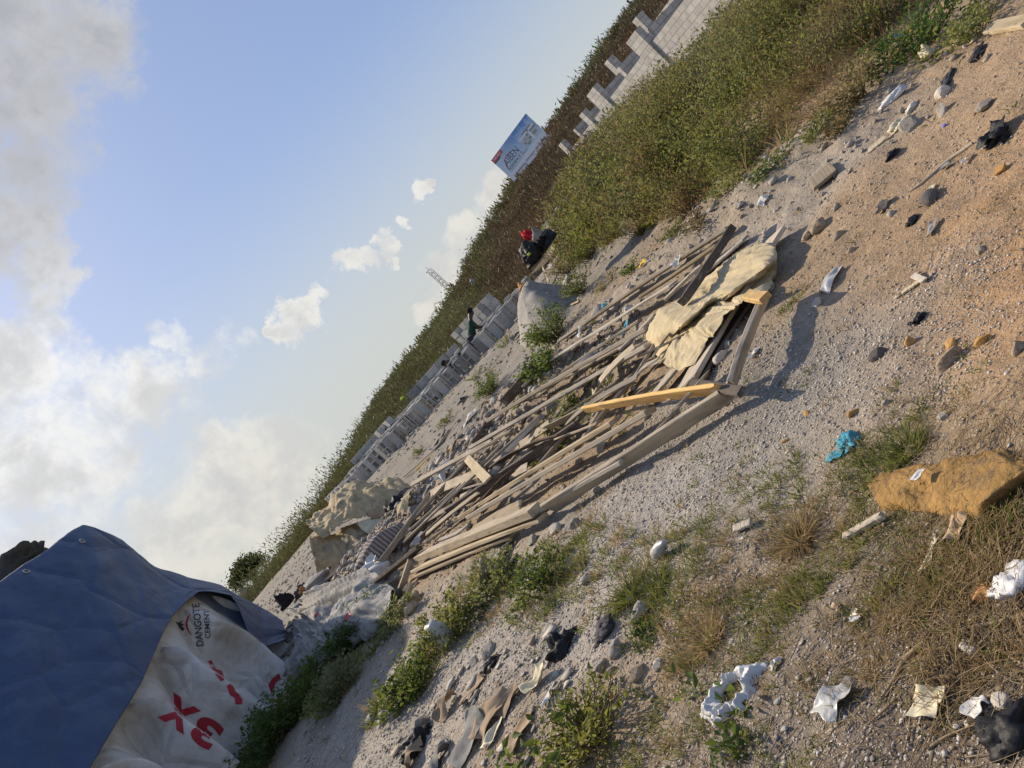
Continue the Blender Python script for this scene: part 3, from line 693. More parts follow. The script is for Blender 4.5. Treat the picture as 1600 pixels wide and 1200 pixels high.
# the rest of the scrub: separate bushes that rise out of the tangle
rb = random.Random(5); cnt = 0
while cnt < 34:
    x, y = rb.uniform(2.9, 11), rb.uniform(9.4, 18.5)
    xb = 2.95 + .233 * min(10, max(0, 15 - y))
    if x < xb + .35 or x > .8 * y + .4: continue
    m_ = rb.choice(['weed', 'weedbrown', 'yellowgreen', 'weed', 'weedbrown', 'green'])
    lab = {'weed': 'olive bush among many in the bank scrub below the block house', 'weedbrown': 'dry brown bush among many in the bank scrub below the block house',
           'yellowgreen': 'yellowish bush among many in the bank scrub below the block house', 'green': 'greener bush among many in the bank scrub below the block house'}[m_]
    bush(0, 0, rb.uniform(.4, .75), rb.uniform(.6, 1.1) * (1 if x < 6.5 else .7), rb.randint(700, 1300), rb.uniform(.05, .075), m_, lab, loc=Vector((x, y, H(x, y))), group='bushes of the bank scrub', spread=rb.uniform(.6, 1), droop=rb.uniform(0, .5)); cnt += 1
for (px, py, m_, lab) in [(905, 395, 'weed', 'olive bush at the lowest tip of the bank scrub beside the black bags'), (890, 425, 'weedbrown', 'brown bush between the grey rubble lump and the black bags')]:
    bush(px, py, .55, .8, 1500, .05, m_, lab)
for (px, py, m_) in [(1140, 300, 'weed'), (1210, 262, 'green'), (1105, 345, 'weedbrown'), (1265, 218, 'weed'), (1320, 196, 'weedbrown'), (1050, 372, 'weed'), (985, 425, 'green'), (950, 445, 'weedbrown')]:
    bush(px, py, .3, .24, 420, .04, m_, {'weed': 'low olive tuft spilling from the bank scrub onto the dirt', 'green': 'low green tuft spilling from the bank scrub onto the dirt', 'weedbrown': 'low dry tuft spilling from the bank scrub onto the dirt'}[m_], group='low tufts at the foot of the bank')
# close plants
for (px, py, rx, rz, n, ll, m_, lab) in [
        (930, 1150, .28, .26, 800, .035, 'weed', 'wide low weed clump at the bottom edge with curled stems'),
        (905, 1160, .10, .22, 46, .075, 'green', 'broad-leaved green plant rising from the bottom weed clump'),
        (830, 1190, .10, .20, 40, .07, 'green', 'broad-leaved green seedling at the bottom edge near the flat flakes'),
        (1097, 1100, .045, .13, 16, .055, 'green', 'green seedling poking up left of the hole in the white bag'),
        (1153, 1118, .05, .12, 18, .055, 'deep', 'dark green seedling standing against the lower rim of the white bag'),
        (1010, 1000, .09, .14, 160, .03, 'deep', 'small dark green weed beside the stone slab'),
        (1155, 1180, .06, .12, 60, .04, 'green', 'little green sprig on the shaded ground at the bottom edge')]:
    bush(px, py, rx, rz, n, ll, m_, lab, nst=max(5, n // 14))
for (px, py) in [(700, 660), (660, 705), (745, 590), (790, 540), (610, 790), (690, 620)]:
    bush(px, py, .28, .26, 420, .035, 'weed', 'small grey-green weed scattered over the stony plain before the block rows', group='small weeds on the plain')
def dry_tuft(px, py, n, hgt, rad, label, mat='straw', lean=1.3):
    g = G(px, py); bl = Blades(); bl.tuft(g.x, g.y, n, hgt, rad, .0035, lean)
    o = recentre(link('grass_tuft', bl.mesh('grass_tuft', ML[mat]))); return tag(o, label, 'grass tuft')
dry_tuft(1250, 845, 520, .17, .05, 'big dry straw-coloured grass tuft spraying out between the gravel and the ochre cloth')
dry_tuft(1105, 1000, 420, .12, .07, 'orange-brown dry grass tuft above the white plastic bag')
dry_tuft(985, 935, 420, .16, .05, 'green spiky grass tuft behind the stone slab', 'grass')
dry_tuft(1420, 708, 420, .12, .05, 'green grass tuft close above the ochre cloth', 'grass')
dry_tuft(1030, 915, 300, .14, .05, 'green grass tuft around the pale plastic bottle', 'grass')
# ------------------------------------------------------------------ timber
GB = 'discarded timber boards'
def plank_mesh(L, W, Tk, seed, bow=.0, twist=0.0, taper=0.0, ragged=.01):
    r = random.Random(seed); n = 14; bm = bmesh.new(); rings = []
    for k in range(n + 1):
        s = k / n; x = (s - .5) * L; w_ = W * (1 - taper * s); ca_, sa = math.cos(twist * (s - .5)), math.sin(twist * (s - .5))
        z0 = bow * (1 - (2 * s - 1) ** 2) ; c = min(.006, Tk * .2)
        prof = [(-w_ / 2 + c, -Tk / 2), (w_ / 2 - c, -Tk / 2), (w_ / 2, -Tk / 2 + c), (w_ / 2, Tk / 2 - c), (w_ / 2 - c, Tk / 2), (-w_ / 2 + c, Tk / 2), (-w_ / 2, Tk / 2 - c), (-w_ / 2, -Tk / 2 + c)]
        ring = []
        for (yy, zz) in prof:
            yy += r.uniform(-1, 1) * .0025; zz += r.uniform(-1, 1) * .0012
            ex = r.uniform(-1, 1) * ragged if k in (0, n) else 0
            ring.append(bm.verts.new((x + ex, yy * ca_ - zz * sa, yy * sa + zz * ca_ + z0)))
        rings.append(ring)
    for a, b_ in zip(rings[:-1], rings[1:]):
        for k in range(8): bm.faces.new((a[k], a[(k + 1) % 8], b_[(k + 1) % 8], b_[k]))
    bm.faces.new(rings[0][::-1]); bm.faces.new(rings[-1])
    bmesh.ops.recalc_face_normals(bm, faces=bm.faces)
    return bm
def plank(a, b_, W, Tk, roll, matk, label, bow=0.0, twist=0.0, taper=0.0, name='wooden_plank', cat='plank', ragged=.012, group=GB):
    """a, b_ = (px, py, lift above ground) of the two ends"""
    if group == GB: W, Tk = W * .92, min(Tk * .8, .07)
    A, B = G(*a), G(*b_)
    pen = 0
    for s in np.linspace(.1, .9, 9):
        q_ = A.lerp(B, s); pen = max(pen, H(q_.x, q_.y) + Tk * .5 - q_.z)
    up_ = Vector((0, 0, pen * .6)); A = A + up_; B = B + up_
    d = B - A; L = d.length
    me_ = mesh_bm('plank', plank_mesh(L, W, Tk, int(a[0] * 13 + a[1]), bow, twist, taper, ragged), MW[matk])
    o = link(name, me_); x = d.normalized(); y = Vector((0, 0, 1)).cross(x).normalized(); z = x.cross(y)
    q_ = Matrix((x, y, z)).transposed().to_quaternion() @ Quaternion((1, 0, 0), R(roll))
    o.rotation_mode = 'QUATERNION'; o.rotation_quaternion = q_; o.location = (A + B) / 2
    return tag(o, label, cat, group)
for a in [
 ((1138, 356, .10), (875, 532, .06), .11, .045, 25, 'grey', 'long grey plank along the upper edge of the timber heap, starting under the dark post'),
 ((1120, 383, .12), (1000, 464, .12), .07, .04, 30, 'tan', 'narrow tan batten just below the topmost long plank'),
 ((1143, 357, .22), (1068, 470, .26), .10, .09, 10, 'dark', 'square dark post with pale sawn end lying across the upper planks'),
 ((1052, 443, .14), (862, 561, .10), .17, .028, 12, 'pale', 'wide pale board with a grey stone sitting near its far end'),
 ((1096, 415, .18), (1040, 468, .18), .06, .04, 0, 'pale', 'short pale batten end beside the dark square post'),
 ((1165, 372, .05), (1085, 440, .03), .14, .03, 5, 'grey', 'grey board pushed under the head of the beige canvas'),
 ((1022, 492, .20), (968, 547, .16), .06, .035, 0, 'pale', 'thin pale stick slanting out from the near fold of the beige canvas'),
 ((1012, 512, .18), (764, 656, .22), .12, .055, 20, 'tan', 'very long tan plank passing in front of the round green bush'),
 ((1000, 500, .15), (880, 580, .13), .07, .04, 15, 'grey', 'grey batten lying close behind the very long tan plank'),
 ((1012, 540, .15), (738, 698, .22), .10, .05, 28, 'tan', 'long split tan plank running parallel below the very long one'),
 ((985, 535, .10), (835, 615, .12), .05, .03, 0, 'grey', 'thin grey lath half hidden between the two longest planks'),
 ((1022, 538, .12), (975, 614, .05), .14, .04, 12, 'tan', 'short brown plank leaning out from below the beige canvas hem'),
 ((1058, 572, .08), (1012, 628, .04), .22, .028, 4, 'tan', 'broad flat board coming straight down from the canvas hem'),
 ((1213, 366, .07), (1072, 604, .07), .25, .045, 6, 'tan', 'widest board, carrying the beige canvas, its pointed end sticking out at the top'),
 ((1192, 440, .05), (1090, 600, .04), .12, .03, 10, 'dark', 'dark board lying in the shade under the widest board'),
 ((1196, 462, .16), (1143, 602, .15), .09, .05, 60, 'grey', 'grey post standing on edge at the right side of the canvas'),
 ((1168, 461, .24), (1196, 465, .22), .09, .06, 0, 'fresh', 'short fresh-cut block nailed across the head of the right grey post'),
 ((1082, 598, .20), (1158, 612, .16), .07, .04, 20, 'dark', 'short dark batten crossing the end of the bright orange plank'),
 ((1133, 618, .12), (856, 793, .12), .15, .04, 62, 'tan', 'long lone plank set on edge on the gravel, casting a long shadow'),
 ((971, 722, .12), (838, 802, .12), .06, .04, 20, 'tan', 'thin tan batten lying against the lower end of the lone plank'),
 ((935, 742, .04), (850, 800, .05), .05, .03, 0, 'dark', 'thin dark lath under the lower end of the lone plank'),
 ((1016, 642, .14), (735, 806, .16), .13, .055, 22, 'pale', 'long pale plank starting beneath the bright orange plank'),
 ((960, 658, .16), (722, 806, .14), .14, .05, 18, 'tan', 'long brown plank just above the long pale plank, with a notched end'),
 ((905, 664, .10), (700, 800, .12), .13, .035, 75, 'dark', 'dark board on edge in the middle of the heap'),
 ((836, 797, .16), (626, 882, .18), .14, .10, 12, 'tan', 'thick square beam with an orange sawn end at the lower heap'),
 ((848, 808, .08), (640, 894, .10), .12, .045, 15, 'pale', 'pale plank under the thick square beam, lowest of the heap'),
 ((800, 836, .06), (650, 899, .05), .10, .035, 5, 'tan', 'flat tan plank with split end lying lowest beside the grass'),
 ((655, 856, .22), (507, 974, .16), .10, .055, 40, 'dark', 'dark pole sticking far out over the grey sacks'),
 ((650, 880, .12), (562, 945, .08), .07, .035, 10, 'pale', 'pale lath close under the dark pole over the sacks'),
 ((642, 875, .18), (622, 932, .04), .08, .05, 60, 'tan', 'short brown stake propped under the end of the square beam'),
 ((644, 757, .12), (768, 690, .22), .08, .045, 20, 'grey', 'grey-brown plank at the far edge pointing at the old canvas heap'),
 ((800, 672, .20), (716, 724, .22), .08, .04, 15, 'grey', 'grey plank end under the two long planks by the pale rubble'),
 ((730, 720, .18), (612, 850, .10), .13, .04, 14, 'tan', 'tan plank running down from the crossing short board'),
 ((742, 736, .16), (603, 862, .10), .07, .04, 18, 'pale', 'narrow pale plank next to the crossing short board'),
 ((800, 678, .14), (640, 838, .12), .15, .04, 10, 'tan', 'broad tan plank in the tangle at the middle of the far edge'),
 ((845, 648, .24), (632, 846, .18), .06, .035, 10, 'grey', 'long thin grey lath bent across the tangle'),
 ((770, 740, .12), (660, 840, .12), .10, .035, 70, 'dark', 'dark board on edge in the tangle below the crossing short board'),
 ((730, 716, .30), (762, 750, .28), .12, .028, 0, 'pale', 'short wide pale board lying crosswise on the tangle'),
 ((838, 574, .10), (786, 630, .10), .16, .03, 72, 'dark', 'dark board on edge in front of the leafy bush'),
 ((766, 660, .06), (742, 696, .06), .16, .03, 70, 'dark', 'short board on edge, its shaded face coloured dark, at the far tip of the very long plank'),  # shade on this plank's face is put into its wood colour
 ((836, 585, .06), (818, 604, .06), .12, .04, 20, 'pale', 'pale block of wood beside the leafy bush'),
 ((906, 570, .08), (842, 618, .08), .11, .03, 8, 'grey', 'grey board between the two very long planks'),
 ((780, 765, .10), (668, 846, .10), .08, .04, 15, 'grey', 'weathered grey batten in the lower tangle'),
 ((815, 700, .06), (776, 748, .08), .18, .025, 6, 'grey', 'wide grey board lying flat at the heart of the tangle'),
 ((918, 590, .05), (862, 660, .05), .22, .02, 10, 'grey', 'crooked grey panel of board under the long planks'),
 ((848, 418, .30), (858, 440, .1), .10, .03, 40, 'tan', 'broken brown board leaning on the right flank of the sand heap'),
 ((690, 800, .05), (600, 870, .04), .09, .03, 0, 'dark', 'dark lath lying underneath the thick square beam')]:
    plank(*a, bow=random.uniform(-.008, .014), twist=random.uniform(-.08, .08))
plank((1134, 606, .17), (914, 640, .20), .20, .035, 64, 'fresh', 'bright orange freshly split plank raised across the near end of the heap', bow=.012, twist=.2, taper=.5, ragged=.06)
# thin broken laths scattered through the heap
rl_ = random.Random(3)
for k in range(38):
    s_ = rl_.random(); cx, cy = 1060 - 400 * s_ + rl_.gauss(0, 24), 520 + 300 * s_ + rl_.gauss(0, 34); a = R(-38 + rl_.gauss(0, 16)); L = rl_.uniform(25, 75)
    plank((cx + math.cos(a) * L, cy + math.sin(a) * L, rl_.uniform(.04, .22)), (cx - math.cos(a) * L, cy - math.sin(a) * L, rl_.uniform(.04, .22)), rl_.uniform(.04, .12), rl_.uniform(.012, .022), rl_.uniform(-40, 60),
          rl_.choice(['grey', 'grey', 'tan', 'dark', 'pale']), 'thin broken lath lying loose among the big boards of the timber heap', name='wooden_lath', cat='lath', group='broken laths in the timber heap', ragged=.03, bow=rl_.uniform(-.03, .05))
# timber away from the heap
plank((1548, 44, .03), (1610, 32, .03), .12, .04, 0, 'pale', 'pale plank end at the top right corner of the picture', group=None)
plank((1268, 290, .03), (1302, 262, .03), .24, .03, 8, 'grey', 'grey flat board fragment lying alone on the dirt below the bank', group=None)
plank((1358, 236, .02), (1384, 214, .03), .08, .02, 10, 'pale', 'yellow wood shard by the litter under the clay slope', group=None)
plank((1148, 826, .02), (1172, 816, .03), .05, .015, 0, 'pale', 'small pale wood chip in the grass below the gravel', group=None)
plank((1408, 459, .012), (1440, 437, .012), .035, .01, 0, 'pale', 'long arm of a pale right-angled lath on the dirt', group=None)
plank((1427, 430, .02), (1444, 438, .02), .035, .01, 0, 'pale', 'short arm of a pale right-angled lath on the dirt', group=None)
plank((1322, 838, .02), (1378, 806, .03), .03, .025, 0, 'grey', 'grey stick lying between the dry tuft and the ochre cloth', group=None, name='stick', cat='stick')
def stick(pts, rad, label, lift=.01, m=M_STICK):
    path = [G(px, py, lift) for px, py in pts]; path = interp_rows(np.array([tuple(p) for p in path]), 16)
    v, f = tube_arrays([path], [rad], 7); o = recentre(link('stick', mesh_np('stick', v, f, m, True)))
    return tag(o, label, 'stick')
stick([(1520, 224), (1480, 252), (1440, 286), (1419, 299)], .014, 'long thin pale stick lying straight on the sandy dirt at the upper right', m=MW['pale'])
stick([(1446, 1004), (1415, 1030), (1398, 1060), (1376, 1092)], .011, 'thick broken brown stick lying in the straw near the bottom')
stick([(1612, 958), (1560, 972), (1510, 982), (1465, 996)], .009, 'long tan stalk running in from the right edge over the straw')
stick([(1515, 915), (1490, 935), (1455, 965)], .006, 'thin brown stalk upper of those in the straw pile')
stick([(1400, 1090), (1375, 1115), (1350, 1136)], .005, 'thin dark twig below the thick broken stick')
stick([(1462, 1010), (1462, 1040), (1475, 1062), (1490, 1090)], .004, 'curving thin brown twig above the cream paper')
stick([(1530, 1070), (1505, 1098), (1496, 1125)], .004, 'thin twig between the cream paper and the white paper')
stick([(1275, 935), (1340, 925), (1300, 985)], .002, 'fine dry stem curling over the gravel')
stick([(905, 470), (870, 490), (855, 520)], .02, 'pale crooked branch on the rubble beside the upper plank', .04, MW['pale'])
stick([(1450, 1170), (1480, 1150), (1530, 1130)], .005, 'thin brown stalk along the lower right edge')
stick([(630, 745), (665, 715), (690, 690), (712, 660)], .016, 'curved pale branch on the far side of the rubble', .04, MW['pale'])
stick([(650, 735), (672, 712)], .018, 'yellow painted rod on the far side of the rubble', .05, MP['yellow'])

# ------------------------------------------------------------------ beige canvas over the planks
def CG(rows): return [[G(*p) for p in r] for r in rows]
rows = CG([[(1184, 386, 0.112), (1196, 382, 0.136), (1208, 386, 0.136), (1214, 402, 0.120), (1212, 420, 0.064), (1206, 436, 0.016)],
           [(1150, 400, 0.136), (1168, 398, 0.160), (1186, 404, 0.192), (1198, 416, 0.176), (1196, 430, 0.088), (1204, 450, 0.048)],
           [(1122, 420, 0.144), (1142, 424, 0.160), (1160, 430, 0.176), (1176, 432, 0.176), (1176, 446, 0.096), (1186, 460, 0.128)],
           [(1092, 446, 0.136), (1106, 446, 0.144), (1122, 452, 0.200), (1140, 458, 0.192), (1138, 466, 0.104), (1168, 468, 0.144)],
           [(1060, 472, 0.136), (1078, 478, 0.168), (1094, 484, 0.192), (1100, 484, 0.080), (1112, 486, 0.144), (1142, 488, 0.136)],
           [(1032, 486, 0.160), (1048, 500, 0.200), (1066, 508, 0.192), (1074, 506, 0.080), (1092, 510, 0.136), (1120, 520, 0.112)],
           [(1014, 508, 0.144), (1026, 526, 0.176), (1042, 534, 0.096), (1052, 534, 0.136), (1072, 540, 0.120), (1102, 544, 0.104)],
           [(1008, 538, 0.048), (1018, 548, 0.048), (1030, 562, 0.088), (1046, 574, 0.104), (1062, 578, 0.096), (1086, 572, 0.088)]])
o = recentre(link('canvas_sheet', cloth_mesh('canvas_sheet', rows, MP['beige'], 130, 150, .04, 3.2, 4, .003, .04, .9, None, .55)))
tag(o, 'large beige canvas sheet draped over the near end of the timber heap', 'canvas sheet')

# ------------------------------------------------------------------ stones one can point at
for a in [
 (937, 490, .26, 'grey', 'squared grey stone sitting on the wide pale board'),
 (1475, 148, .13, 'pale', 'pale rounded rock on the dirt below the dark green bush'),
 (1473, 176, .12, 'grey', 'grey rock just below the pale rounded rock at the upper right'),
 (1428, 196, .20, 'grey', 'flat grey stone next to the cream cloth litter'),
 (1455, 313, .13, 'dark', 'dark grey rock alone on the sandy dirt at the right'),
 (1565, 268, .08, 'orange', 'orange clay lump at the right edge of the sandy dirt'),
 (1540, 168, .12, 'grey', 'grey stone near the black bag at the upper right'),
 (1330, 393, .06, 'tan', 'small tan stone on the open dirt'),
 (1532, 393, .06, 'tan', 'small tan stone near the tyre marks at the right'),
 (1278, 474, .08, 'pale', 'pale stone beside the grey weed patch right of the canvas'),
 (1375, 556, .085, 'dark', 'brown-black rock at the upper side of the gravel'),
 (1424, 535, .075, 'orange', 'ochre lump left of the row of ochre lumps'),
 (1490, 540, .075, 'orange', 'bright orange lump in the middle of the row of ochre lumps'),
 (1538, 534, .08, 'orange', 'ochre lump at the right end of the row of ochre lumps'),
 (1486, 566, .11, 'tan', 'broad brown rock under the row of ochre lumps'),
 (1592, 548, .07, 'tan', 'tan rock at the right edge beside the ochre lumps'),
 (1335, 646, .055, 'orange', 'small orange lump above the teal cloth'),
 (1262, 646, .04, 'orange', 'tiny orange lump in the grey gravel'),
 (1228, 690, .04, 'orange', 'tiny orange-brown lump at the left rim of the gravel'),
 (1385, 630, .04, 'grey', 'flat grey pebble right of the small orange lump'),
 (1475, 655, .05, 'pale', 'white pebble in the grass at the right of the gravel'),
 (1004, 958, .12, 'grey', 'flat grey stone slab behind the black bag'),
 (966, 1016, .10, 'grey', 'angular grey stone in the gravel right of the black bag'),
 (998, 1052, .09, 'tan', 'tan-grey jagged stone above the low weed clump'),
 (1030, 1040, .07, 'pale', 'pale square stone chip left of the white bag'),
 (940, 1045, .09, 'grey', 'grey cobble in the gravel beside the jagged stone'),
 (957, 1050, .06, 'tan', 'small brown cobble in the gravel beside the jagged stone'),
 (765, 1022, .13, 'grey', 'big grey stone at the top of the lower left slope'),
 (742, 1034, .09, 'grey', 'grey stone touching the big grey stone'),
 (600, 1126, .13, 'grey', 'largest of the grey cobbles above the shaded gravel'),
 (582, 1124, .13, 'pale', 'pale cobble at the left of the grey cobbles'),
 (618, 1118, .12, 'grey', 'grey cobble at the right of the grey cobbles'),
 (572, 1136, .09, 'grey', 'small cobble below the pale cobble'),
 (645, 1038, .15, 'pale', 'pale lump of dried mortar on the lower left slope'),
 (660, 1140, .2, 'grey', 'large grey slab of stone at the head of the flat flakes'),
 (930, 552, .16, 'pale', 'pale rubble stone between the far planks'),
 (862, 640, .2, 'grey', 'grey lump of rubble under the middle planks'),
 (908, 676, .18, 'grey', 'dark grey stone slab under the pale plank'),
 (945, 700, .14, 'pale', 'white-dusted stone right of the long pale plank'),
 (888, 440, .34, 'grey', 'large grey lump at the lower edge of the bank scrub'),
 (860, 460, .26, 'grey', 'grey rubble lump right of the round green bush'),
 (905, 455, .2, 'pale', 'pale rubble lump beside the large grey lump'),
 (985, 485, .14, 'pale', 'pale stone between the upper planks'),
 (1075, 560, .11, 'pale', 'pale stone in the gap beside the widest board'),
 (1130, 560, .12, 'pale', 'white stone between the widest board and the grey post'),
 (1138, 540, .09, 'grey', 'grey stone between the widest board and the grey post'),
 (1205, 452, .1, 'pale', 'pale stone at the right corner of the canvas'),
 (1310, 370, .09, 'tan', 'long tan stone on the dirt right of the pointed board'),
 (1285, 355, .14, 'tan', 'dusty tan stone by the pointed end of the widest board'),
 (1262, 372, .12, 'tan', 'second dusty stone by the pointed end of the widest board'),
 (1515, 1012, .05, 'pale', 'white stone among the straw at the lower right'),
 (1325, 1070, .05, 'grey', 'grey stone near the clear plastic sheet'),
 (1570, 1105, .06, 'pale', 'pale stone at the right of the white paper'),
 (920, 905, .1, 'pale', 'pale stone in the grass strip'),
 (835, 845, .13, 'grey', 'grey rock beneath the lower planks'),
 (870, 830, .12, 'pale', 'pale crumbly rock below the lone plank'),
 (900, 820, .1, 'grey', 'grey cobble below the lone plank')]:
    rock(a[0], a[1], a[2], a[3], a[4])
# clods at the lower tip of the timber
GC = 'brown clods'
for k, (px, py) in enumerate([(640, 925), (650, 938), (634, 945), (620, 948), (612, 935), (645, 952), (606, 950), (628, 958)]):
    rock(px, py, .17, 'tan', 'brown clod of earth in the pile under the lower end of the timber', name='clod', cat='clod', group=GC)
# ------------------------------------------------------------------ hill scrub
def hillmass(name, n, sel, hgt, ll, mat, seed, per=26, y0=26, y1=67):
    r = np.random.default_rng(seed)
    y = r.uniform(y0 ** .6, y1 ** .6, n * 5) ** (1 / .6); x = r.uniform(-.62, .80, n * 5) * y
    ok = sel(x, y) & ~((x > 11.6) & (x < 17.6) & (y > 23) & (y < 40)); x, y = x[ok][:n], y[ok][:n]
    z = height(x, y); hh = hgt * r.uniform(.35, 1.2, len(x)) ** 1.3 * (.7 + .9 * ss(fbm(x * .3, y * .3, seed, 3) + .5))
    k = np.repeat(np.arange(len(x)), per); m = len(k)
    tz = r.beta(1.3, 1.2, m); sp = .22 + .18 * (1 - tz)
    p = np.stack((x[k] + r.normal(0, 1, m) * sp, y[k] + r.normal(0, 1, m) * sp, z[k] + tz * hh[k]), -1)
    d = r.normal(0, .5, (m, 3)); d[:, 2] = np.abs(d[:, 2]) + .7; d = unit(d)
    L = ll * r.uniform(.5, 1.5, m) * np.clip(y[k] / 40, .7, 1.6)
    v, f = leaf_arrays(p, d, L, L * r.uniform(.14, .34, m), r)
    return tag(link(name, mesh_np(name, v, f, mat)), kind='stuff')
brown = lambda x, y: (x - .13 * y + 3.2 * fbm(x * .18, y * .18, 83, 3) + 1.2 * fbm(x * .7, y * .7, 84, 2)) > -1.2
hillmass('brown_hill_scrub', 9000, lambda x, y: brown(x, y), .6, .17, ML['scrubb'], 31)
hillmass('green_hill_scrub', 12000, lambda x, y: ~brown(x, y), .6, .16, ML['scrubg'], 32)
hillmass('ridge_scrub', 2400, lambda x, y: (y > 56), .9, .2, ML['scrubg'], 33, 26, 56, 67)
hillmass('dry_hill_grass', 4500, lambda x, y: fbm(x * .3, y * .3, 93, 3) > -.05, .55, .2, ML['scrubb'], 34)
hillmass('left_hill_scrub', 9000, lambda x, y: (x < -.06 * y) & (x > -.42 * y), .75, .16, ML['scrubg'], 36, 26, 29, 67)
hillmass('left_dry_scrub', 3000, lambda x, y: (x < -.06 * y) & (x > -.42 * y), .6, .16, ML['scrubb'], 37, 26, 29, 60)
hillmass('plain_edge_scrub', 1500, lambda x, y: (x < -6) & (x > -.30 * y), .35, .12, ML['scrubb'], 35, 26, 26, 40)
def hillbush(px, py, Y, rx, rz, n, ll, m_, lab, name='shrub', cat='shrub'):
    q_ = P(px, py, Y); bush(0, 0, rx, rz, n, ll, m_, lab, name, cat, loc=Vector((q_.x, Y, H(q_.x, Y))), nst=26)
hillbush(695, 452, 62, .7, 2.3, 500, .2, 'deep', 'dark pointed shrub on the ridge beside the foot of the lattice mast')
hillbush(735, 385, 62, .9, 2.1, 500, .2, 'scrubg', 'rounded shrub on the ridge line between the mast and the billboard')
hillbush(610, 580, 60, .9, 2.0, 500, .2, 'scrubg', 'bushy shrub on the ridge line above the long dark block stack')
hillbush(560, 660, 58, 1.0, 2.0, 500, .2, 'scrubg', 'shrub on the lower left ridge line above the far end of the block rows')
hillbush(513, 742, 52, .5, 1.9, 300, .18, 'deep', 'small dark round shrub poking out of the ridge at the left')

# ------------------------------------------------------------------ tree at the far left
def tree(px, py, Y, hgt, cr, label):
    q_ = P(px, py, Y); z0 = H(q_.x, Y); t_ = thing('tree', (q_.x, Y, z0), label, 'tree')
    top = q_.z - z0; r = np.random.default_rng(5); paths = [np.array([(0, 0, 0), (.05, 0, top * .3), (.0, .05, top * .6), (0, 0, top)])]; rads = [.12]; Pn = []; Dn = []
    for k in range(46):
        dv = unit(r.normal(0, 1, 3)); dv[2] = abs(dv[2]) * 1.0 - .25; c = np.array((0, 0, top)) + dv * np.array((1, 1, .85)) * cr * r.uniform(.45, 1.0)
        if k < 14: paths.append(np.array([(0, 0, top * r.uniform(.45, .8)), c * .5 + np.array((0, 0, top * .4)), c])); rads.append(.05)
        m = 85; Pn.append(c + r.normal(0, .2 * cr, (m, 3)) * np.array((1, 1, .75))); Dn.append(unit(r.normal(0, 1, (m, 3))))
    p = np.concatenate(Pn); d = np.concatenate(Dn); L = .17 * r.uniform(.6, 1.3, len(p)); v, f = leaf_arrays(p, d, L, L * .55, r)
    link('crown', mesh_np('crown', v, f, ML['tree']), t_)
    tv, tf = tube_arrays(paths, rads, 6); link('trunk', mesh_np('trunk', tv, tf, M_STEM, True), t_)
tree(386, 894, 45, 3, 1.15, 'dark round-crowned tree beyond the plain at the far left')
q_ = P(381, 926, 44); bm = bmesh.new(); bmesh.ops.create_uvsphere(bm, u_segments=20, v_segments=12, radius=.42)
for v in bm.verts: v.co.z = v.co.z * .8 if v.co.z > 0 else v.co.z
t_ = thing('water_tank', (q_.x, 44, H(q_.x, 44)), 'pale grey rounded tank at the foot of the dark round tree', 'tank')
mt_ = surf('tank_grey', (.36, .40, .44), (.28, .31, .35), 6, ovar=0)
b1 = link('body', mesh_bm('body', bm, mt_, True), t_, (0, 0, max(.5, q_.z - t_.location.z - .1)))
bm = bmesh.new(); bmesh.ops.create_cone(bm, cap_ends=True, segments=16, radius1=.16, radius2=.14, depth=.1)
link('lid', mesh_bm('lid', bm, mt_), t_, (0, 0, b1.location.z + .36))

# ------------------------------------------------------------------ lattice mast beyond the ridge
def beams(name, segs, rad, mat, parent):
    v, f = tube_arrays([np.array([a, (np.array(a) + np.array(b_)) / 2, b_]) for a, b_ in segs], [rad] * len(segs), 5)
    return link(name, mesh_np(name, v, f, mat), parent)
q_ = P(670, 422, 90); zb = H(q_.x, 90); t_ = thing('lattice_mast', (q_.x, 90, zb), 'thin steel lattice mast rising behind the ridge against the white cloud', 'mast', rz=.3)
hm = q_.z - zb; wd = .26; mm_ = surf('mast_steel', (.16, .15, .15), (.10, .10, .10), 5, ovar=0)
cs = [(-wd, -wd), (wd, -wd), (wd, wd), (-wd, wd)]
for c in cs: beams('leg', [((*c, 0), (*c, hm))], .045, mm_, t_)
br = []
for k in range(int(hm / .55)):
    z0, z1 = k * .55, k * .55 + .55
    for a, b_ in zip(cs, cs[1:] + cs[:1]): br += [((*a, z0), (*b_, z1)), ((*a, z0), (*b_, z0))]
beams('bracing', br, .022, mm_, t_)
beams('antenna', [((-.5, 0, hm), (.35, 0, hm)), ((0, 0, hm - .1), (0, 0, hm + .5))], .035, mm_, t_)

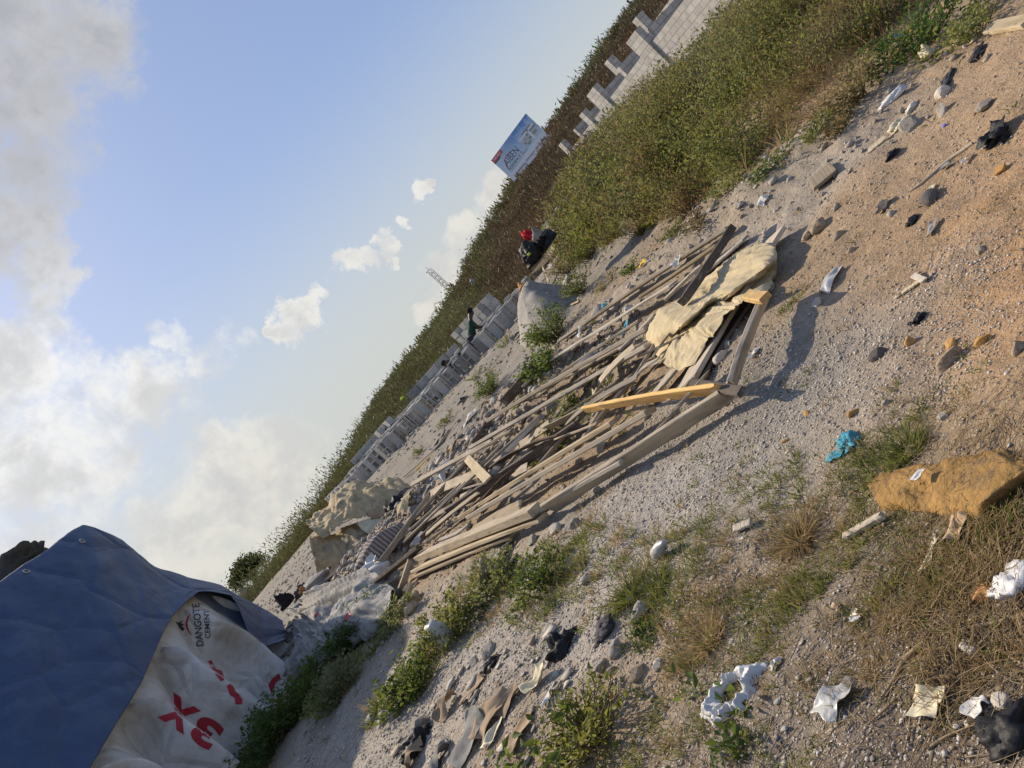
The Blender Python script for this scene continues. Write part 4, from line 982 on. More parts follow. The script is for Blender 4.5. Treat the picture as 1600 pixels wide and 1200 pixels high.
# ------------------------------------------------------------------ billboard
def flatmat(name, c, rough=.5):
    m, t, out = newmat(name); b = t.add('ShaderNodeBsdfPrincipled', {'Base Color': (*c, 1), 'Roughness': rough}); t.l.new(b.outputs[0], out.inputs[0]); return m
BL_, BR_ = P(805.6, 285.6, 57), P(860, 214.4, 53.6)
bx = Vector((BR_.x - BL_.x, BR_.y - BL_.y, 0)); BW = bx.length; bx.normalize(); BH = 2.35; zc = (BL_.z + BR_.z) / 2
mid = (BL_ + BR_) / 2; gz = H(mid.x, mid.y)
bb = thing('billboard', (mid.x, mid.y, gz), 'white and blue advertising billboard with a red corner label standing on the scrub hill', 'billboard', rz=math.atan2(bx.y, bx.x))
z0 = zc - gz
def lbox(name, x0, x1, y0, y1, za, zb_, mat, parent, bev=0.0):
    bm = bmesh.new(); bmesh.ops.create_cube(bm, size=1)
    for v in bm.verts: v.co = Vector(((x0 + x1) / 2 + v.co.x * (x1 - x0), (y0 + y1) / 2 + v.co.y * (y1 - y0), (za + zb_) / 2 + v.co.z * (zb_ - za)))
    if bev: bmesh.ops.bevel(bm, geom=bm.edges[:], offset=bev, segments=2, affect='EDGES')
    return link(name, mesh_bm(name, bm, mat), parent)
mp_, t, out = newmat('sign_print'); tc = t.add('ShaderNodeSeparateXYZ', {0: t.add('ShaderNodeTexCoord').outputs['Object']})
cl = t.noise(t.add('ShaderNodeTexCoord').outputs['Object'], 1.1, 5, .6)
c = t.mix(t.rng(tc.outputs[2], z0 + .75, z0 + BH), (.62, .74, .84), (.10, .27, .62))
c = t.mix(t.rng(cl, .5, .7, 0, .6), c, (.8, .84, .88)); c = t.mix(t.rng(tc.outputs[0], -BW * .5, BW * .1, .75, 0), c, (.72, .80, .86))
c = t.mix(t.math('GREATER_THAN', tc.outputs[2], z0 + .66), (.82, .80, .82), c)
b = t.add('ShaderNodeBsdfPrincipled', {'Roughness': .5}); t.set(b, 'Base Color', c); t.l.new(b.outputs[0], out.inputs[0])
lbox('panel', -BW / 2, BW / 2, -.02, .06, z0, z0 + BH, mp_, bb)
mfr = flatmat('sign_frame', (.10, .10, .11), .6)
for x in (-.44, -.02, .43): lbox('post', x * BW - .05, x * BW + .05, .07, .17, -.4, z0 + BH * .9, mfr, bb)
for z in (.02, .5, .96): lbox('rail', -BW / 2, BW / 2, .062, .10, z0 + z * BH - .03, z0 + z * BH + .03, mfr, bb)
def text_mesh(s, size, bold=False):
    cu = bpy.data.curves.new('t', 'FONT'); cu.body = s; cu.size = size; cu.align_x = 'LEFT'; cu.offset = .012 * size * float(bold)
    ob = bpy.data.objects.new('t', cu); COL.objects.link(ob); dg = bpy.context.evaluated_depsgraph_get()
    me_ = bpy.data.meshes.new_from_object(ob.evaluated_get(dg)); bpy.data.objects.remove(ob); bpy.data.curves.remove(cu); return me_
def sign_text(name, s, u, v, hgt, mat, wmax=None, bold=True, dy=-.024):
    me_ = text_mesh(s, 1, bold); co = np.array([q.co[:] for q in me_.vertices]); mn, mx = co.min(0), co.max(0); k = hgt / (mx[1] - mn[1]); kx = k if wmax is None else wmax / (mx[0] - mn[0])
    for q in me_.vertices: q.co = Vector(((u - .5) * BW + (q.co.x - mn[0]) * kx, dy, z0 + (1 - v) * BH + (q.co.y - mn[1]) * k))
    me_.materials.append(mat); return link(name, me_, bb)
mblk, mred, mwht, mgry = flatmat('print_black', (.05, .05, .06)), flatmat('print_red', (.62, .05, .04)), flatmat('print_white', (.85, .85, .85)), flatmat('print_grey', (.30, .32, .32))
mlg = flatmat('print_pale_grey', (.58, .60, .58))
rl = lbox('red_label', -BW * .5, -BW * .24, -.0235, -.0205, z0 + BH * .86, z0 + BH * .995, mred, bb)
sign_text('label_lettering', 'FOR SALE', .03, .105, .17, mwht, BW * .2, dy=-.026)
lbox('blue_strip', -BW * .5, -BW * .33, -.0225, -.0205, z0 + BH * .82, z0 + BH * .858, mblk, bb)
sign_text('lettering', 'AIBEN', .12, .52, .50, mblk, BW * .36, False)
sign_text('lettering', 'RESIDENCE', .10, .66, .23, mblk, BW * .33)
sign_text('lettering', '2', .45, .66, .26, mred, BW * .05)
sign_text('phone_numbers', '07030060006, 07066262101, 08034444940', .15, .90, .15, mblk, BW * .78)
arc = [((-.40 * BW, -.027, z0 + BH * .45), (-.34 * BW, -.027, z0 + BH * .66)), ((-.34 * BW, -.027, z0 + BH * .66), (-.25 * BW, -.027, z0 + BH * .73)), ((-.25 * BW, -.027, z0 + BH * .73), (-.15 * BW, -.027, z0 + BH * .70))]
beams('red_roof_line', arc, .03, mred, bb); beams('underline', [((-.40 * BW, -.026, z0 + BH * .30), (-.03 * BW, -.026, z0 + BH * .30))], .014, mblk, bb)
lbox('red_dot', -BW * .42, -BW * .395, -.0235, -.0205, z0 + BH * .10, z0 + BH * .155, mred, bb)
for (u0, u1, v0, v1, mt_) in [(.60, .96, .36, .44, mlg), (.62, .94, .44, .52, mgry), (.60, .99, .52, .57, mlg), (.66, .98, .57, .64, mgry), (.58, .97, .64, .69, mwht), (.70, .92, .69, .74, mgry), (.66, .74, .36, .69, mlg), (.80, .84, .36, .69, mwht), (.50, .60, .33, .36, mgry)]:
    lbox('printed_house', (u0 - .5) * BW, (u1 - .5) * BW, -.022 - .0008 * (1 if mt_ is mgry else 2 if mt_ is mlg else 3), -.0205, z0 + v0 * BH, z0 + v1 * BH, mt_, bb)

# ------------------------------------------------------------------ unfinished block house
mw_, t, out = newmat('block_wall'); uv = t.add('ShaderNodeTexCoord').outputs['UV']
bk = t.add('ShaderNodeTexBrick', {'Color1': (.50, .47, .42, 1), 'Color2': (.40, .375, .34, 1), 'Mortar': (.26, .245, .23, 1), 'Scale': 1.0, 'Mortar Size': .012, 'Mortar Smooth': .3, 'Bias': .0, 'Brick Width': .46, 'Row Height': .235}, offset=.5)
t.set(bk, 'Vector', uv); nn = t.noise(t.add('ShaderNodeTexCoord').outputs['Object'], 2.2, 6, .65)
c = t.mix(1.0, bk.outputs['Color'], t.rng(nn, .3, .7, .8, 1.15), 'MULTIPLY')
b = t.add('ShaderNodeBsdfPrincipled', {'Roughness': .95}); t.set(b, 'Base Color', c)
t.set(b, 'Normal', bump(t, t.math('SUBTRACT', t.math('MULTIPLY', nn, .15), bk.outputs['Fac']), .02, .8)); t.l.new(b.outputs[0], out.inputs[0])
def wallbox(name, p0, p1, za, zb_, th, parent, origin):
    """wall from p0 to p1 (plan), its left face on that line"""
    p0, p1 = Vector((*p0, 0)) - Vector((*origin[:2], 0)), Vector((*p1, 0)) - Vector((*origin[:2], 0)); d = (p1 - p0).normalized(); n = Vector((d.y, -d.x, 0)) * th
    zs = [za - origin[2], zb_ - origin[2]]; bm = bmesh.new(); uvl = bm.loops.layers.uv.new('UVMap')
    pts = [p0, p1, p1 + n, p0 + n]; vs_ = [[bm.verts.new((p.x, p.y, z)) for p in pts] for z in zs]
    L = (p1 - p0).length; u0 = random.uniform(0, 3)
    for k in range(4):
        j = (k + 1) % 4; f = bm.faces.new((vs_[0][k], vs_[0][j], vs_[1][j], vs_[1][k])); W = L if k % 2 == 0 else th
        for lp, (a, c_) in zip(f.loops, ((0, 0), (W, 0), (W, 1), (0, 1))): lp[uvl].uv = (u0 + a + k * .23, (zb_ - za) * c_ - (zb_ - za))
    for vv in (vs_[1], vs_[0][::-1]):
        f = bm.faces.new(vv)
        for lp in f.loops: lp[uvl].uv = (lp.vert.co.x, lp.vert.co.y)
    bmesh.ops.recalc_face_normals(bm, faces=bm.faces)
    return link(name, mesh_bm(name, bm, mw_), parent)
F0 = Vector((14.6, 18.5)); F1 = Vector((10.7, 39.5)); fd = (F1 - F0).normalized(); fn = Vector((fd.y, -fd.x))   # fn points away from the camera side
ho = Vector((13.2, 27.5, 1.0)); house = thing('unfinished_house', ho, 'unfinished house of grey concrete blocks with bare stub piers on the right of the hill', 'building')
def fp(s, o_=0.0): q = F0 + fd * s + fn * o_; return (q.x, q.y)
def hw(name, s0, s1, o0, o1, za, zb_, th=.23): return wallbox(name, fp(s0, o0), fp(s1, o1), za, zb_, th, house, ho)
FL = (F1 - F0).length
hw('front_wall', 0, FL, 0, 0, .3, 3.0)
for (s, top, wd_) in [(FL - .5, 3.62, .45), (FL - 4.2, 3.62, .45), (FL - 6.4, 3.85, .92), (FL - 11.2, 3.75, .92)]:
    hw('pier', s, s + wd_, -.10, -.10, .3, top, .30)
for (s, top) in [(2.6, 3.1), (6.2, 3.3), (9.6, 3.42), (12.8, 3.5), (16.0, 3.5), (19.2, 3.5)]:
    hw('cross_wall', s + .5, s + .5, .235, 5.3, .3, top)
hw('back_wall', 0, FL + 6.4, 5.54, 5.54, .5, 3.55)
for s in (1.2, 5.4, 9.3, 13.0, 17.4, 21.6, 25.4): hw('back_pier', s, s + .46, 5.42, 5.42, .5, 4.75 if s < 22 else 4.3, .46)
hw('far_wall', 8, FL + 14, 8.6, 8.6, 1, 4.25)
wallo = Vector((*fp(0, 0), 0))
fr = P(873, 338, 20); lw_ = thing('block_wall', (fr.x, 20, H(fr.x, 20)), 'short low grey block wall showing between the black bags and the bank scrub', 'wall')
wallbox('masonry', (fr.x - .5, 19.8), (fr.x + .7, 20.4), lw_.location.z - .2, fr.z + .15, .23, lw_, lw_.location)

# ------------------------------------------------------------------ hollow blocks: drying rows and stacks
def block_mesh(mat):
    bm = bmesh.new(); L, W, Hh = .45, .225, .225; wl = .038
    def quad(*p): bm.faces.new([bm.verts.new(q) for q in p])
    x = [-L / 2, -L / 2 + wl, -wl / 2, wl / 2, L / 2 - wl, L / 2]; y = [-W / 2, -W / 2 + wl, W / 2 - wl, W / 2]; h = Hh / 2
    for z, s in ((h, 1), (-h, -1)):
        for i in range(5):
            for j in range(3):
                if i in (1, 3) and j == 1: continue
                p = [(x[i], y[j], z), (x[i + 1], y[j], z), (x[i + 1], y[j + 1], z), (x[i], y[j + 1], z)]
                quad(*(p if s > 0 else p[::-1]))
    for i in (1, 3):
        a, b_, c, d = x[i], x[i + 1], y[1], y[2]
        quad((a, c, h), (a, d, h), (a, d, -h), (a, c, -h)); quad((b_, d, h), (b_, c, h), (b_, c, -h), (b_, d, -h))
        quad((b_, c, h), (a, c, h), (a, c, -h), (b_, c, -h)); quad((a, d, h), (b_, d, h), (b_, d, -h), (a, d, -h))
    X, Y_2 = L / 2, W / 2
    quad((-X, -Y_2, h), (-X, -Y_2, -h), (X, -Y_2, -h), (X, -Y_2, h)); quad((X, Y_2, h), (X, Y_2, -h), (-X, Y_2, -h), (-X, Y_2, h))
    quad((-X, Y_2, h), (-X, Y_2, -h), (-X, -Y_2, -h), (-X, -Y_2, h)); quad((X, -Y_2, h), (X, -Y_2, -h), (X, Y_2, -h), (X, Y_2, h))
    bmesh.ops.remove_doubles(bm, verts=bm.verts, dist=1e-5)
    bmesh.ops.recalc_face_normals(bm, faces=bm.faces)
    return mesh_bm('concrete_block', bm, mat)
BM1, BM2 = block_mesh(MC['block']), block_mesh(MC['paleblock'])
def blk(loc, eul, label, group):
    o = link('concrete_block', BM1 if random.random() < .6 else BM2, None, loc); o.rotation_euler = eul
    return tag(o, label, 'concrete block', group)
rowline = [Vector((1.9, 19.4)), Vector((-.4, 20.2)), Vector((-3.3, 20.8)), Vector((-5.2, 22.6)), Vector((-7.0, 25.6))]
def along(line, s):
    for a, b_ in zip(line[:-1], line[1:]):
        l_ = (b_ - a).length
        if s <= l_: return a.lerp(b_, s / l_), math.atan2(b_.y - a.y, b_.x - a.x)
        s -= l_
    return None, 0
for rw in range(6):
    s = .1 * rw
    while True:
        q, an = along(rowline, s)
        if q is None: break
        s += .36 + random.uniform(-.02, .06)
        if random.random() < .04: continue
        n = Vector((math.sin(an), -math.cos(an))) ; n = n if n.y > 0 else -n
        q = q + n * (rw * .70 + random.uniform(-.05, .05))
        face = random.random()
        rz = an + (0 if face < .62 else math.pi / 2) + random.uniform(-.3, .3)
        blk((q.x, q.y, H(q.x, q.y) + .235), (math.pi / 2, math.pi / 2, rz), 'grey hollow concrete block standing on end in the drying rows on the plain', 'concrete blocks drying in rows')
def stack(x, y, nx, ny, nz, rz, label, group, ragged=.0, zb=None, jit=.012):
    zb = H(x, y) if zb is None else zb; ca_, sa = math.cos(rz), math.sin(rz)
    for k in range(nz):
        for i in range(nx):
            for j in range(ny):
                if ny > 2 and 0 < j < ny - 1 and 0 < i < nx - 1 and k < nz - 1: continue
                if k >= nz - 2 and random.random() < ragged: continue
                u = i * .46 + (.23 if k % 2 else 0) * (1 if nx > 2 else 0) + random.uniform(-jit, jit); v = j * .235 + random.uniform(-jit, jit) * 1.5
                blk((x + u * ca_ - v * sa, y + u * sa + v * ca_, zb + .115 + k * .229), (0, 0, rz + random.uniform(-.03, .03)), label, group)
an = math.atan2(2.4, -1.15)
# tall stack: long lit side runs back to the left from the near corner (1.0, 22.8)
ud, vd = Vector((math.cos(an), math.sin(an))), Vector((math.sin(an), -math.cos(an)))
zb = H(1.0, 24.3)
for k in range(4):
    for i in range(6):
        for j in range(3):
            if 0 < j < 2 and 0 < i < 5 and k < 3: continue
            if k == 3 and (i > 3 and random.random() < .5): continue
            q = Vector((1.05, 24.1)) + ud * (.23 + i * .46) + vd * (.12 + j * .24)
            blk((q.x + random.uniform(-.02, .02), q.y + random.uniform(-.02, .02), zb + .115 + k * .229), (0, 0, an + random.uniform(-.03, .03)), 'grey concrete block in the tall stack behind the person in the green shirt', 'blocks of the tall stack')
stack(-2.35, 25.7, 4, 1, 3, -.12, 'grey concrete block in the long low dark stack behind the drying rows', 'blocks of the long low stack')
stack(-.47, 25.5, 1, 1, 3, -.12, 'grey concrete block in the long low dark stack behind the drying rows', 'blocks of the long low stack')
stack(-3.7, 25.3, 2, 2, 3, an, 'pale concrete block in the loose heap between the two dark stacks', 'blocks of the loose heap', .35, jit=.06)
stack(-5.4, 26.4, 3, 1, 3, -.2, 'grey concrete block in the far left dark stack', 'blocks of the far left stack', .1)

# ------------------------------------------------------------------ sand heap
def heap(name, cx, cy, rx, ry, hgt, mat, label, seed, rz=0.0):
    n, m = 36, 72; V = []; z00 = H(cx, cy)
    for i in range(n + 1):
        for j in range(m):
            t_ = i / n; a = j / m * 2 * math.pi; x = math.cos(a) * rx * t_; y = math.sin(a) * ry * t_
            X, Y2 = cx + x * math.cos(rz) - y * math.sin(rz), cy + x * math.sin(rz) + y * math.cos(rz)
            z = hgt * (math.cos(min(1, t_) * math.pi) * .5 + .5) * (1 + .5 * float(fbm(np.array(X * 1.1), np.array(Y2 * 1.1), seed, 3))) + .05 * float(fbm(np.array(X * 5), np.array(Y2 * 5), seed, 3))
            V.append((X - cx, Y2 - cy, H(X, Y2) - z00 + z - .06 * t_ ** 4))
    V = np.array(V); I = np.arange((n + 1) * m).reshape(n + 1, m)
    q = np.stack((I[:-1], np.roll(I, -1, 1)[:-1], np.roll(I, -1, 1)[1:], I[1:]), -1).reshape(-1, 4)
    o = link(name, mesh_np(name, V, q, mat, True), None, (cx, cy, z00)); return tag(o, label, 'sand heap')
MS = surf('sharp_sand', (.34, .315, .275), (.26, .24, .21), 12, bscale=60, bdist=.01, ovar=0, c3=(.20, .185, .165), s3=2.5, bstr=1.0)
heap('sand_heap', 1.55, 15.6, .95, 1.7, .92, MS, 'smooth grey sand heap between the block rows and the bank scrub', 4)
heap('sand_heap', 5.0, 22.5, 2.4, 1.6, .5, MS, 'low grey sand spread behind the black bags', 8)

# ------------------------------------------------------------------ black bags with red cloth behind the sand heap
def bagat(px, py, Y, size, mat, label, name='plastic_bag', cat='bag', rz=0, crump=.3, freq=2.2, seed=3):
    q = P(px, py, Y); o = link(name, bag_mesh(seed, size, MP[mat], crump, 4, freq), None, q - Vector((0, 0, size[2] * .2))); o.rotation_euler = (0, 0, rz); return tag(o, label, cat)
bagat(830, 395, 15.0, (.52, .42, .62), 'black', 'big black rubbish bag with a yellow tag on top of the sand heap', rz=.3, seed=5)
bagat(849, 374, 14.9, (.5, .42, .5), 'black', 'second black rubbish bag leaning towards the bank scrub', rz=1.2, seed=8)
bagat(822, 366, 15.3, (.17, .25, .4), 'red', 'bright red cloth caught between the black rubbish bags', 'cloth', 'cloth', seed=11)
bagat(838, 364, 14.7, (.26, .2, .3), 'greysack', 'grey rag hanging on the second black bag', 'rag', 'rag', seed=13)
bagat(826, 397, 14.66, (.07, .04, .08), 'lime', 'small yellow tag on the big black rubbish bag', 'tag', 'tag', seed=3)
for (px, py, rx, rz, n, ll, m_, lab) in [(848, 395, .35, .7, 900, .05, 'weed', 'grey-green weed growing up against the black bags')]:
    bush(px, py, rx, rz, n, ll, m_, lab, loc=Vector((P(px, py, 14.2).x, 14.2, H(P(px, py, 14.2).x, 14.2))))
t_ = thing('pallet', G(862, 425), 'broken wooden pallet slats at the right flank of the sand heap', 'pallet', rz=.5)
for k in range(5): lbox('slat', -.35, .35, -.4 + k * .17, -.31 + k * .17, .30 + .02 * k, .325 + .02 * k, MW['tan'], t_)
for x in (-.3, .24): lbox('bearer', x, x + .06, -.4, .4, .2, .298, MW['dark'], t_)
bagat(817, 448, 18.6, (.3, .3, .3), 'orange', 'orange-brown carton among the right end of the block rows', 'carton', 'carton', seed=7, crump=.1)
bagat(628, 622, 25.2, (.14, .1, .12), 'lime', 'yellow-green plastic scrap on top of the low dark stack', 'plastic_scrap', 'plastic', seed=9)
bagat(738, 440, 48, (.3, .3, .5), 'white', 'pale blue-white rag caught in the hill scrub above the tall stack', 'rag', 'rag', seed=15)
# ------------------------------------------------------------------ covered pile at the left
def PX(px, py, X):
    d = ray(px, py); return Vector((0, 0, EYE)) + d * (X / d.x)
mblue = surf('blue_tarpaulin', (.034, .066, .15), (.024, .048, .115), 3, rough=.5, bscale=9, bdist=.02, ovar=0, c3=(.055, .088, .165), s3=1.6, spec=.35, bstr=.4, crease=.9)
mwt = surf('white_tarpaulin', (.62, .60, .57), (.50, .48, .45), 2.2, rough=.55, bscale=12, bdist=.02, ovar=0, c3=(.36, .31, .25), s3=1.1, spec=.35, crease=1.6)
back1, back2 = Vector((-1.3, .5, -.25)), Vector((-2.8, 1.0, -3.4))
top = [PX(*p) for p in [(-260, 1010, -6.2), (-120, 985, -5.9), (0, 908, -5.5), (70, 860, -5.4), (130, 820, -5.3), (190, 842, -5.3), (240, 882, -5.3), (300, 905, -5.3), (345, 914, -5.3), (400, 944, -5.25), (438, 972, -5.15)]]
mid = [PX(*p) for p in [(-200, 1180, -5.6), (-80, 1150, -5.5), (25, 1040, -5.3), (100, 985, -5.18), (165, 915, -5.1), (222, 905, -5.15), (258, 914, -5.15), (308, 916, -5.12), (352, 922, -5.1), (410, 966, -5.1), (443, 982, -5.05)]]
mid2 = [PX(*p) for p in [(-120, 1400, -5.2), (-20, 1300, -5.2), (70, 1180, -5.1), (140, 1100, -5.0), (195, 1010, -4.95), (243, 946, -5.0), (268, 936, -5.05), (310, 921, -5.06), (356, 926, -5.03), (408, 992, -5.0), (445, 992, -5.0)]]
hem = [PX(*p) for p in [(-20, 1560, -5.0), (50, 1390, -5.0), (122, 1235, -4.95), (172, 1148, -4.92), (220, 1068, -4.9), (258, 982, -4.92), (276, 954, -4.96), (310, 925, -5.02), (360, 932, -4.98), (402, 1011, -4.95), (446, 1001, -4.95)]]
rows = [[p + back2 for p in top], [p + back1 * 1.1 + Vector((0, 0, -.4)) for p in top], [p + back1 * .45 for p in top], top, mid, mid2, hem]
blue = recentre(link('blue_tarpaulin', cloth_mesh('blue_tarpaulin', rows, mblue, 200, 150, .04, 1.3, 12, .006, .0, .55, None, .7)))
tag(blue, 'big dark blue tarpaulin thrown over the tall covered pile at the left', 'tarpaulin')
wt = [PX(*p) for p in [(20, 1350, -5.25), (100, 1225, -5.2), (168, 1125, -5.16), (222, 1030, -5.16), (262, 955, -5.18), (296, 922, -5.22), (345, 935, -5.3)]]
wm = [PX(*p) for p in [(90, 1380, -5.12), (190, 1265, -5.1), (250, 1185, -5.1), (305, 1108, -5.1), (345, 1040, -5.12), (378, 988, -5.15), (412, 975, -5.25)]]
wb = [PX(*p) for p in [(190, 1420, -5.1), (270, 1320, -5.06), (332, 1246, -5.06), (386, 1184, -5.05), (425, 1118, -5.05), (457, 1062, -5.06), (488, 1030, -5.15)]]
def pleats(u, v):
    q = u * 5.6 + .10 * np.sin(v * 5 + u * 9); fr = q - np.floor(q)
    w_ = np.where(fr < .94, (fr / .94) ** 2.4, (1 - fr) / .06)
    return (w_ - .4) * .38 * (.6 + .4 * v) * ss(v / .35) * ss((1 - u) / .25) - .26 * ss((v - .08) / .2) * (.5 + .5 * v) * np.exp(-((fr - .04) / .045) ** 2) * ss((1 - u) / .22) + .03 * np.sin(u * 37 + v * 6) * v
bmv = blue.data; bvb = BVHTree.FromPolygons([v.co + blue.location for v in bmv.vertices], [p.vertices[:] for p in bmv.polygons])
for (px, py) in [(41, 893), (128, 846)]:
    d = ray(px, py); hit = bvb.ray_cast(Vector((0, 0, EYE)), d)
    if hit[0] is not None:
        nrm = hit[1] if hit[1].dot(d) < 0 else -hit[1]; a1 = nrm.orthogonal().normalized(); a2 = nrm.cross(a1)
        ring = [np.array(tuple(hit[0] + nrm * .006 + (a1 * math.cos(t_) + a2 * math.sin(t_)) * .035)) for t_ in np.linspace(0, 6.283, 15)]
        v, f = tube_arrays([np.array(ring)], [.011], 6); e_ = link('eyelet', mesh_np('eyelet', v, f, MP['clear'], True), blue); e_.matrix_parent_inverse = Matrix.Translation(-blue.location)
white = link('printed_tarpaulin', cloth_mesh('printed_tarpaulin', [wt, [(a + b_) / 2 for a, b_ in zip(wt, wm)], wm, wb], mwt, 520, 90, .05, 1.3, 22, .006, .03, .6, pleats, .3))
tag(white, 'dirty white tarpaulin printed with black and red lettering hanging under the blue one', 'tarpaulin')
me_ = white.data; bvh = BVHTree.FromPolygons([v.co for v in me_.vertices], [p.vertices[:] for p in me_.polygons])
def decal(name, me_, mat, parent, bv, sub=3):
    """mesh given in picture plane coordinates is laid onto the cloth, 5 mm proud"""
    bm = bmesh.new(); bm.from_mesh(me_)
    bmesh.ops.triangulate(bm, faces=bm.faces)
    for _ in range(sub):
        le = [e for e in bm.edges if e.calc_length() > 3.0]
        if le: bmesh.ops.subdivide_edges(bm, edges=le, cuts=1, use_grid_fill=False); bmesh.ops.triangulate(bm, faces=bm.faces)
    dead = []
    for v in bm.verts:
        d = ray(v.co.x, v.co.y); hit = bv.ray_cast(Vector((0, 0, EYE)), d)
        if hit[0] is None: dead.append(v)
        else: v.co = hit[0] - d * .007
    bmesh.ops.delete(bm, geom=dead, context='VERTS')
    long_ = [f for f in bm.faces if max(e.calc_length() for e in f.edges) > .5]
    bmesh.ops.delete(bm, geom=long_, context='FACES')
    me2 = mesh_bm(name, bm, mat); return link(name, me2, parent)
def text_px(s, org, rd, cap, length, bold=True, flipup=False):
    me_ = text_mesh(s, 1, bold); co = np.array([q.co[:] for q in me_.vertices]); mn, mx = co.min(0), co.max(0)
    kx, ky = length / (mx[0] - mn[0]), cap / (mx[1] - mn[1]); l_ = math.hypot(*rd); rx, ry = rd[0] / l_, rd[1] / l_; ux, uy = ry, -rx
    for q in me_.vertices:
        a, b_ = (q.co.x - mn[0]) * kx, (q.co.y - mn[1]) * ky; q.co = Vector((org[0] + rx * a + ux * b_, org[1] + ry * a + uy * b_, 0))
    return me_
def poly_px(pts):
    bm = bmesh.new(); bm.faces.new([bm.verts.new((x, y, 0)) for x, y in pts]); return mesh_bm('poly', bm, None)
mk, mr_ = surf('printed_black', (.045, .04, .045), (.07, .06, .065), 9, ovar=0, rough=.5), surf('printed_red', (.42, .03, .045), (.33, .025, .035), 7, ovar=0, rough=.5)
z6 = lambda pts: [(x / 3, 800 + y / 3) for x, y in pts]
decal('lettering', text_px('DANGOTE', (318.5, 1009), (-7, -66), 11.5, 67), mk, white, bvh)
decal('lettering', text_px('CEMENT', (329, 997), (-2.5, -44), 8.5, 45), mk, white, bvh)
decal('red_numeral', text_px('3', (352, 1137), (-.826, -.563), 46, 42, 4), mr_, white, bvh)
decal('red_letter', text_px('X', (314, 1111), (-.826, -.563), 46, 52, 4), mr_, white, bvh)
decal('red_arc', poly_px(z6([(893, 475), (880, 490), (871, 510), (869, 530), (876, 552), (890, 570), (902, 580), (888, 560), (881, 540), (879, 520), (884, 498)])), mr_, white, bvh)
decal('black_emblem', poly_px(z6([(822, 512), (838, 518), (856, 506), (848, 522), (864, 526), (852, 536), (866, 546), (856, 560), (838, 540)])), mk, white, bvh)
decal('red_glyph', poly_px(z6([(973, 702), (990, 694), (1004, 722), (1020, 738), (1042, 742), (1052, 786), (1036, 794), (1016, 770), (1000, 742)])), mr_, white, bvh)
decal('red_glyph', poly_px(z6([(1062, 815), (1080, 803), (1098, 806), (1100, 838), (1118, 852), (1136, 880), (1134, 902), (1104, 902), (1100, 872), (1078, 858)])), mr_, white, bvh)
# grey inside of the flap
inner = cloth_mesh('flap_lining', [[PX(298, 922, -5.16), PX(330, 916, -5.16), PX(362, 930, -5.14), PX(392, 962, -5.12)], [PX(312, 940, -5.2), PX(345, 945, -5.2), PX(372, 965, -5.18), PX(402, 992, -5.16)], [PX(330, 958, -5.26), PX(358, 972, -5.24), PX(384, 994, -5.2), (PX(406, 1010, -5.16))]], surf('tarp_lining', (.16, .18, .24), (.11, .13, .18), 4, ovar=0), 30, 24, .03, 2, 5)
lining = link('flap_lining', inner, blue); lining.matrix_parent_inverse = Matrix.Translation(-blue.location)
# solid heap of cement bags under the sheets
def bagat2(loc, size, mat, label, name, cat, seed, rz=0, crump=.3, freq=2.2, group=None):
    o = link(name, bag_mesh(seed, size, mat if not isinstance(mat, str) else MP[mat], crump, 4, freq), None, loc); o.rotation_euler = (0, 0, rz); return tag(o, label, cat, group)
q = PX(14, 884, -5.9); bagat2(q + Vector((-.1, .3, -.10)), (.62, .8, .5), surf('charred_sack', (.045, .04, .035), (.09, .08, .065), 9, ovar=0, bscale=30), 'ragged black-brown sack on top of the covered pile behind the blue tarpaulin', 'sack', 'sack', 17, .4)
q = PX(408, 1170, -4.9); bagat2(Vector((q.x, q.y, max(q.z, H(q.x, q.y)))), (.35, 1.1, .34), 'card', 'brown sack bottom showing under the hem of the white tarpaulin', 'sack', 'sack', 19, .1)

# ------------------------------------------------------------------ grey sacks and sheets to the right of the pile
GS = 'grey cement sacks'
rows = CG([[(452, 958, .10), (478, 935, .2), (510, 915, .25), (560, 890, .2)], [(452, 985, .22), (486, 965, .34), (530, 935, .32), (590, 900, .25)],
           [(455, 1010, .25), (492, 992, .38), (540, 962, .34), (612, 915, .22)], [(460, 1035, .16), (498, 1022, .2), (548, 995, .18), (610, 948, .12)], [(466, 1052, .04), (505, 1040, .05), (556, 1010, .05), (600, 975, .03)]])
o = recentre(link('sack_sheet', cloth_mesh('sack_sheet', rows, MP['greysack'], 150, 150, .22, 1.9, 41, .005, .06, .6, None, .5)))
tag(o, 'broad crumpled heap of grey woven sack sheeting right of the blue tarpaulin', 'sack sheet')
me_ = o.data; bv2 = BVHTree.FromPolygons([v.co + o.location for v in me_.vertices], [p.vertices[:] for p in me_.polygons])
for pts in ([(424, 1084), (419, 1070), (427, 1058), (436, 1052), (439, 1060), (430, 1068), (428, 1080)], [(536, 966), (546, 956), (548, 962), (540, 972)], [(488, 961), (498, 955), (494, 965)]):
    k_ = decal('red_print', poly_px(pts), mr_, None, bvh if pts[0][0] < 430 else bv2)
    k_.parent = white if pts[0][0] < 430 else o
    if k_.parent is o: k_.matrix_parent_inverse = Matrix.Translation(-o.location)
